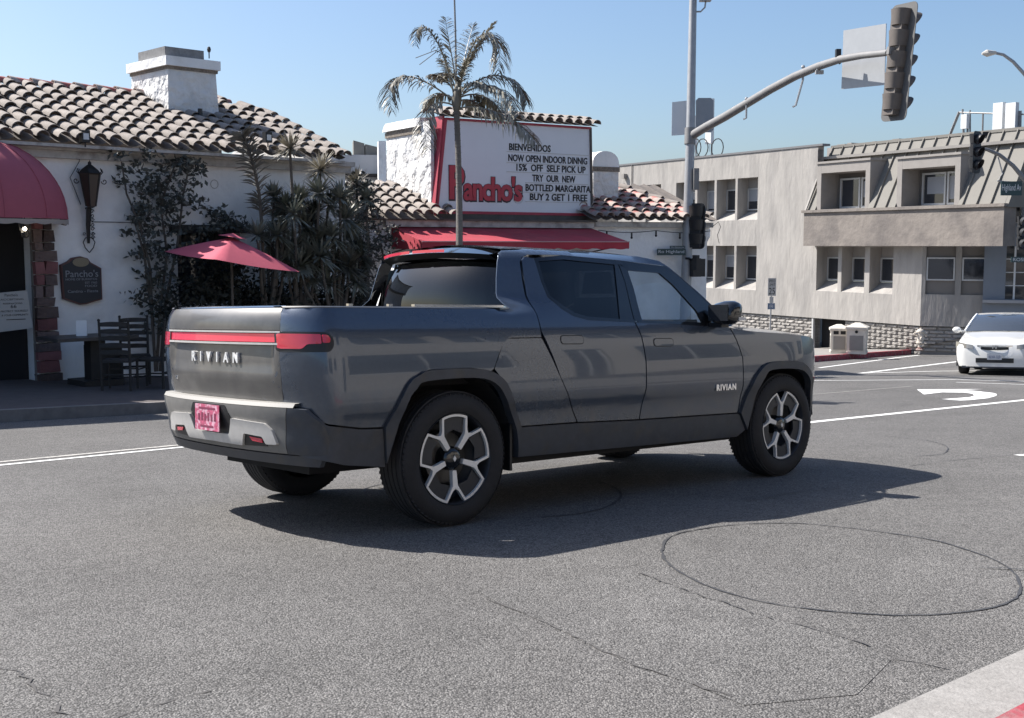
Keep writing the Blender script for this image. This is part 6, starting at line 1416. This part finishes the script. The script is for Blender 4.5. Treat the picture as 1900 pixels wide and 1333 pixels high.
def dracaena(Fc, y, base, heads, label, spike=None, grp=None):
    t = empty('dracaena', Fc.M @ loc(0, 0, 0), label, 'spiky plant', grp)
    bx, bz = Fc.pix(*base, y)
    for (px, py, rp, m_, up) in heads:
        yy = y + random.uniform(-.3, .25); x, z = Fc.pix(px, py, yy); r = abs(Fc.pix(px + rp, py, yy)[0] - x) * 1.55
        ax = V((random.gauss(0, .25), -.25 + random.gauss(0, .2), 1))
        obj('leaf_rosette', rosette((x, yy, z), ax, r, 150, .020 if rp < 26 else .025), m_, t)
        P = [V((bx + random.uniform(-.15, .15), y, bz)), V((bx + (x - bx) * .35, y, bz + (z - bz) * .45)), V((x - (x - bx) * .15, yy, bz + (z - bz) * .8)), V((x, yy, z))]
        obj('stem', MB().tube(P, [.045, .035, .028, .022], 7), m_stem, t, True)
    if spike:
        P = [V((Fc.pix(a, b, y)[0], y - .05, Fc.pix(a, b, y)[1])) for a, b in spike]; mb = MB()
        for i in range(230):
            u_ = random.random() ** .8; k = u_ * (len(P) - 1); j = min(int(k), len(P) - 2); c = P[j].lerp(P[j + 1], k - j); ax = (P[j + 1] - P[j]).normalized()
            th = random.uniform(0, 2 * pi); a = ax.orthogonal(); b = ax.cross(a); d = ((a * cos(th) + b * sin(th)) * .8 + ax * random.uniform(.35, .9)).normalized(); L_ = .34 * random.uniform(.7, 1.1); s_ = d.cross(V((.1, 1, .2))).normalized() * .013
            mb.add([c - s_ * .6, c + s_ * .6, c + d * L_ * .55 + s_, c + d * L_ * .55 - s_, c + d * L_ - V((0, 0, .05))], [(0, 1, 2, 3), (3, 2, 4)])
        obj('leaf_column', mb, mat("grey green spike leaf", (.105, .10, .085), .55, var=.35, vs=2), t)
        obj('stem', MB().tube([V((bx, y, bz))] + P, .03, 7), m_stem, t, True)
z2p = lambda x, y: (400 + x / 3.333, 200 + y / 3.333)
def hd(l): return [(*z2p(a, b), r / 3.333 * .95, m_, 1) for a, b, r, m_ in l]
m_spikeb = mat('blue grey dracaena leaf', (.075, .083, .066), .5, var=.3, vs=5)
dracaena(FL, -1.0, (500, 700), hd([(360, 555, 75, m_spike), (400, 690, 105, m_spike), (260, 790, 80, m_spike), (330, 860, 90, m_spike), (430, 610, 70, m_spikeb), (380, 790, 90, m_spike), (420, 950, 90, m_spike)]), 'dracaena with one tall column of grey leaves reaching the eaves, behind the umbrella', spike=[(482, 405), (478, 360), (470, 320), (462, 290), (452, 262), (447, 250)])
dracaena(FL, -1.1, (560, 700), hd([(460, 255, 85, m_spikedry), (650, 385, 88, m_spikedry), (520, 570, 82, m_spike), (640, 530, 85, m_spike), (700, 600, 70, m_spike), (560, 745, 125, m_spike), (470, 880, 90, m_spike), (600, 660, 90, m_spikeb), (480, 660, 90, m_spike), (640, 820, 100, m_spike), (560, 940, 100, m_spike), (450, 980, 90, m_spike)]), 'many headed dracaena with pale sunlit top rosettes against the white wall')
dracaena(FL, -1.3, (630, 700), hd([(800, 690, 110, m_spike), (840, 830, 95, m_spike), (650, 920, 120, m_spike), (820, 985, 100, mat("faded dracaena leaf", (.12, .115, .095), .6, var=.3)), (720, 800, 90, m_spike), (770, 560, 80, m_spike), (900, 920, 90, m_spikeb), (860, 1080, 90, m_spike), (740, 960, 100, m_spike), (700, 1090, 85, m_spike), (600, 1050, 90, m_spike), (520, 980, 90, m_spike)]), 'broad dracaena clump of drooping rosettes right of the umbrella')
dracaena(FR, -.8, (690, 700), hd([(870, 470, 85, m_spikedry), (930, 560, 60, m_spike), (830, 560, 70, m_spike)]), 'dracaena with a bright tuft in the gap between the restaurant wings')
# ------------------------------------------------------------------ palm
PD = 19.5
pp = at(852, 600, PD); pz = zroad(pp.x, pp.y) + .15
palm = empty('palm_tree', loc(pp.x, pp.y, pz), 'slender palm with arching grey green fronds before the billboard', 'palm tree')
pr_ = lambda px, py, dy=0: at(px, py, PD + dy) - V((pp.x, pp.y, pz))
tr_ = [V((0, 0, 0)), pr_(853, 520), pr_(853, 450), pr_(852.5, 380), pr_(850.5, 300), pr_(848.5, 240), pr_(847, 205)]
obj('trunk', MB().tube(tr_, [.11, .065, .052, .050, .048, .047, .045], 12), m_bark, palm, True)
for k in range(26):
    t = k / 26; i = min(int(t * 5) + 1, 5); c = tr_[i].lerp(tr_[min(i + 1, 6)], (t * 5) % 1)
    obj('trunk_ring', MB().lathe([(.050, -.006), (.054, 0), (.050, .006)], 10, Matrix.Translation(c)), m_bark, palm)
obj('crownshaft', MB().tube([pr_(847, 207), pr_(847, 192), pr_(849, 170), pr_(851, 150)], [.05, .085, .075, .03], 10), mat("palm crownshaft", (.16, .145, .11), .6, var=.2, vs=6), palm, True)
z6 = lambda x, y: (690 + x / 2.778, y / 2.778)
def bez(P, n):
    out = []
    for i in range(n + 1):
        t = i / n; Q = [V(p) for p in P]
        while len(Q) > 1: Q = [a.lerp(b, t) for a, b in zip(Q, Q[1:])]
        out.append(Q[0])
    return out
def frond(P, n=46, ll=.42, droop=.55, spread=1.0, w_=.011, dense=1):
    C = bez(P, 24); mb = MB(); mb.tube(C[::2], [.016 - .0012 * i for i in range(len(C[::2]))], 5)
    L_ = len(C) - 1
    for i in range(n):
        t = .16 + .84 * i / n; k = t * L_; j = min(int(k), L_ - 1); c = C[j].lerp(C[j + 1], k - j); tan_ = (C[j + 1] - C[j]).normalized()
        side = tan_.cross(V((0, 0, 1))); side = side.normalized() if side.length > .05 else V((1, 0, 0)); up = side.cross(tan_)
        for sg in (-1, 1):
            le = ll * (sin(pi * min(1, t * .85 + .12)) ** .6) * random.uniform(.8, 1.12)
            d = (tan_ * random.uniform(.45, .75) + side * sg * random.uniform(.55, .95) * spread + up * random.uniform(-.15, .35)).normalized()
            wv = d.cross(V((random.uniform(-.3, .3), random.uniform(-.3, .3), 1))).normalized() * w_ * random.uniform(.7, 1.2)
            p1 = c + d * le * .45 - V((0, 0, le * droop * .12)); p2 = c + d * le * .8 - V((0, 0, le * droop * .42)); p3 = c + d * le * .95 - V((0, 0, le * droop * .8))
            mb.add([c - wv * .5, c + wv * .5, p1 + wv, p1 - wv, p2 + wv * .7, p2 - wv * .7, p3], [(0, 1, 2, 3), (3, 2, 4, 5), (5, 4, 6)])
    return mb
FRD = [([(425, 500), (390, 330), (330, 90), (205, 70), (225, 240)], -.5, .30, .8), ([(440, 480), (420, 300), (380, 150), (380, 90)], .3, .30, .3),
       ([(460, 420), (500, 200), (600, 60), (690, 200), (650, 370)], -.3, .46, 1.0), ([(455, 420), (480, 270), (525, 120)], .5, .34, .3), ([(460, 400), (520, 260), (640, 110)], .1, .36, .4),
       ([(425, 520), (290, 420), (120, 300), (60, 430), (105, 580)], -.4, .42, .8), ([(425, 545), (330, 500), (240, 530), (270, 700), (290, 780)], -.8, .36, .8),
       ([(470, 480), (560, 380), (700, 330), (790, 450), (800, 545)], -.3, .38, .8), ([(465, 490), (590, 400), (690, 430), (760, 560), (755, 600)], -.6, .42, .9),
       ([(445, 560), (560, 530), (700, 590), (800, 650), (845, 740)], -.7, .44, .9), ([(430, 480), (380, 400), (340, 370), (290, 400)], .4, .26, .6), ([(430, 450), (390, 350), (345, 300)], .4, .22, .5), ([(460, 500), (560, 460), (640, 520), (680, 600)], .6, .38, .9), ([(440, 440), (420, 370), (360, 360), (330, 420)], .8, .30, .6), ([(450, 500), (480, 420), (560, 400), (620, 470)], -.4, .34, .8), ([(430, 520), (380, 470), (320, 470), (270, 560)], .3, .34, .8), ([(450, 470), (470, 380), (500, 300)], -.2, .26, .5), ([(455, 520), (520, 500), (560, 560)], .5, .30, .8)]
for P, dy, ll, dr in FRD:
    n_ = len(P); Q = [pr_(*z6(*p), dy * (i / (n_ - 1))) for i, p in enumerate(P)]
    obj('frond', frond(Q, 58, ll * .86, dr, w_=.014), m_palm, palm)
obj('dead_frond', MB().tube([pr_(*z6(400, 300), 0), pr_(*z6(330, 260), 0), pr_(*z6(225, 300), 0)], .006, 4), m_stem, palm); obj('dead_frond', MB().tube([pr_(*z6(400, 240), 0), pr_(*z6(330, 270), 0), pr_(*z6(245, 335), 0)], .006, 4), m_stem, palm)
mp = at(847, 600, 20.3); mz = zroad(mp.x, mp.y) + .15
mast = obj('flag_mast', MB().tube([(0, 0, 0), at(849, 300, 20.3) - V((mp.x, mp.y, mz)), at(845, 60, 20.3) - V((mp.x, mp.y, mz)), at(842, -40, 20.3) - V((mp.x, mp.y, mz))], [.03, .02, .016, .014], 8), m_poledark, None, M=loc(mp.x, mp.y, mz)); tag(mast, 'thin dark mast rising straight out of the palm crown', 'mast')
# ------------------------------------------------------------------ umbrella
UM = (FL.I @ V((0, 0, CAMZ)))
UM = (-1.75 - UM.y) / (FL.I.to_3x3() @ ray(430, 490)).y
uc = at(430, 500, UM); uz = zroad(uc.x, uc.y) + .17
umb = empty('patio_umbrella', loc(uc.x, uc.y, uz), 'open square red patio umbrella before the dark window', 'umbrella')
q = lambda px, py, d: at(px, py, d) - V((uc.x, uc.y, uz))
apx = q(432, 441, UM); C4 = [q(305, 467, UM - .25), q(402, 482, UM - 1.3), q(556, 505, UM + .15), q(452, 474, UM + 1.2)]
mb = MB(); N = 8; vs = [apx]; rings = []
for r_ in range(1, 6):
    t = r_ / 5; ring = []
    for c in range(4):
        A, B = C4[c], C4[(c + 1) % 4]
        for k in range(N):
            p = A.lerp(B, k / N); sag = .06 * sin(pi * k / N) * t; pt = apx.lerp(p, t); pt = pt + V((0, 0, .015 * sin(pi * t) - sag * .35)); ring.append(pt)
    rings.append(ring)
for r_ in rings: vs += r_
n = 4 * N; f = [(0, 1 + i, 1 + (i + 1) % n) for i in range(n)] + [(1 + j * n + i, 1 + (j + 1) * n + i, 1 + (j + 1) * n + (i + 1) % n, 1 + j * n + (i + 1) % n) for j in range(4) for i in range(n)]
obj('canopy', mb.add(vs, f), m_umb, umb, True, angle=60)
vt = MB().add([apx + V((0, 0, .07))] + [apx.lerp(c, .22) + V((0, 0, .09)) for c in C4], [(0, 1, 2), (0, 2, 3), (0, 3, 4), (0, 4, 1)]); obj('vent_flap', vt, m_umb, umb)
obj('pole', MB().tube([(0, 0, 0), (0, 0, apx.z + .05)], .022, 8), m_stem, umb)
for c in C4: obj('rib', MB().tube([apx + V((0, 0, -.02)), c + V((0, 0, -.01))], .010, 5), m_wood, umb)
obj('base', MB().lathe([(0, .0), (.28, .0), (.28, .06), (.05, .10), (.04, .3)], 14), m_iron, umb)
# ------------------------------------------------------------------ furniture on the pavement
FLi = FL.I
def onpave(px, py, d):
    p = at(px, py, d); a = TM.inverted() @ p; zz = .146 + (a.y - 8.6) * .031 if a.y < 13.6 else .30
    g_ = gw(a.x, a.y, zz); return g_
def chair(M, label, arms=False):
    t = empty('ladder_back_chair', M, label, 'chair', 'ladder back chairs at the patio table')
    h = 1.06
    for x in (-.21, .21):
        obj('back_post', MB().tube([(x, .20, 0), (x, .20, .45), (x * 1.02, .25, h)], [.02, .022, .018], 7), m_wood, t)
        obj('leg', MB().tube([(x, -.20, 0), (x, -.20, .44)], .02, 7), m_wood, t)
        obj('stretcher', MB().tube([(x, -.20, .2), (x, .20, .2)], .012, 5), m_wood, t)
        obj('finial', MB().ball((x * 1.02, .252, h + .01), .024, 8), m_wood, t)
    obj('seat', MB().box((-.235, -.225, .43), (.235, .215, .465)), m_wood, t)
    for k in range(5):
        z = .56 + k * .105; y = .20 + .05 * (z - .45) / .6
        pts = [(-.21 + .42 * i / 8, z + .055 + .014 * sin(pi * i / 8)) for i in range(9)] + [(.21 - .42 * i / 8, z - .004 * sin(pi * i / 8)) for i in range(9)]
        obj('slat', MB().prism(pts, lambda x, z_: (x, y + .008 - .02 * (1 - (x / .21) ** 2) * -1, z_), lambda x, z_: (x, y + .022 + .02 * (1 - (x / .21) ** 2), z_)), m_wood, t)
    for z in (.17, .30): obj('stretcher', MB().tube([(-.21, -.20, z), (.21, -.20, z)], .012, 5), m_wood, t)
    obj('stretcher', MB().tube([(-.21, .20, .25), (.21, .20, .25)], .012, 5), m_wood, t)
    return t
c1 = onpave(223, 714, 17.8); M1 = Matrix.Translation(c1) @ rot(183, 'Z')
ch = chair(M1, 'dark ladder back chair nearest the street, its back turned outward')
c2 = onpave(288, 706, 18.3); e = copy_tree(ch, Matrix.Translation(c2) @ rot(268, 'Z')); e["label"] = 'dark ladder back chair behind the tailgate, half hidden by the shrub stems'
c3 = onpave(252, 690, 19.0); e = copy_tree(ch, Matrix.Translation(c3) @ rot(20, 'Z')); e["label"] = 'dark ladder back chair against the wall between the other two'
tb = onpave(178, 704, 18.6); TMt = Matrix.Translation(tb) @ rot(44, 'Z')
tb_ = empty('patio_table', TMt, 'dark rectangular table against the white wall with a menu card on it', 'table')
topz = at(180, 622, 18.6).z - tb.z
obj('top', MB().box((-.75, -.40, topz - .05), (.55, .42, topz)), mat("scuffed table top", (.055, .05, .048), .45, var=.3, vs=5), tb_)
obj('pedestal', MB().box((-.12, -.12, .1), (.12, .12, topz - .05)), m_wood, tb_); obj('foot', MB().box((-.32, -.32, 0), (.32, .32, .1)), m_wood, tb_)
mc = TMt @ V((-.18, .05, topz)); me_ = obj('menu_card', MB().add([(-.08, -.03, 0), (.08, -.03, 0), (.08, .0, .24), (-.08, .0, .24), (-.08, .03, 0), (.08, .03, 0)], [(0, 1, 2, 3), (3, 2, 5, 4)]), m_white, None, M=Matrix.Translation(mc) @ rot(10, 'Z')); tag(me_, 'small white framed menu card standing on the patio table', 'menu card')
obj('menu_print', MB().box((-.05, -.027, .05), (.05, -.024, .19)), m_signgrey, me_, M=Matrix.Rotation(-.12, 4, 'X'))
cb2 = onpave(192, 700, 18.9); cab_ = obj('side_cabinet', MB().box((-.22, -.2, 0), (.22, .2, .62)), m_wood, None, M=Matrix.Translation(cb2) @ rot(44, 'Z')); tag(cab_, 'low dark wooden cabinet behind the front chair', 'cabinet')
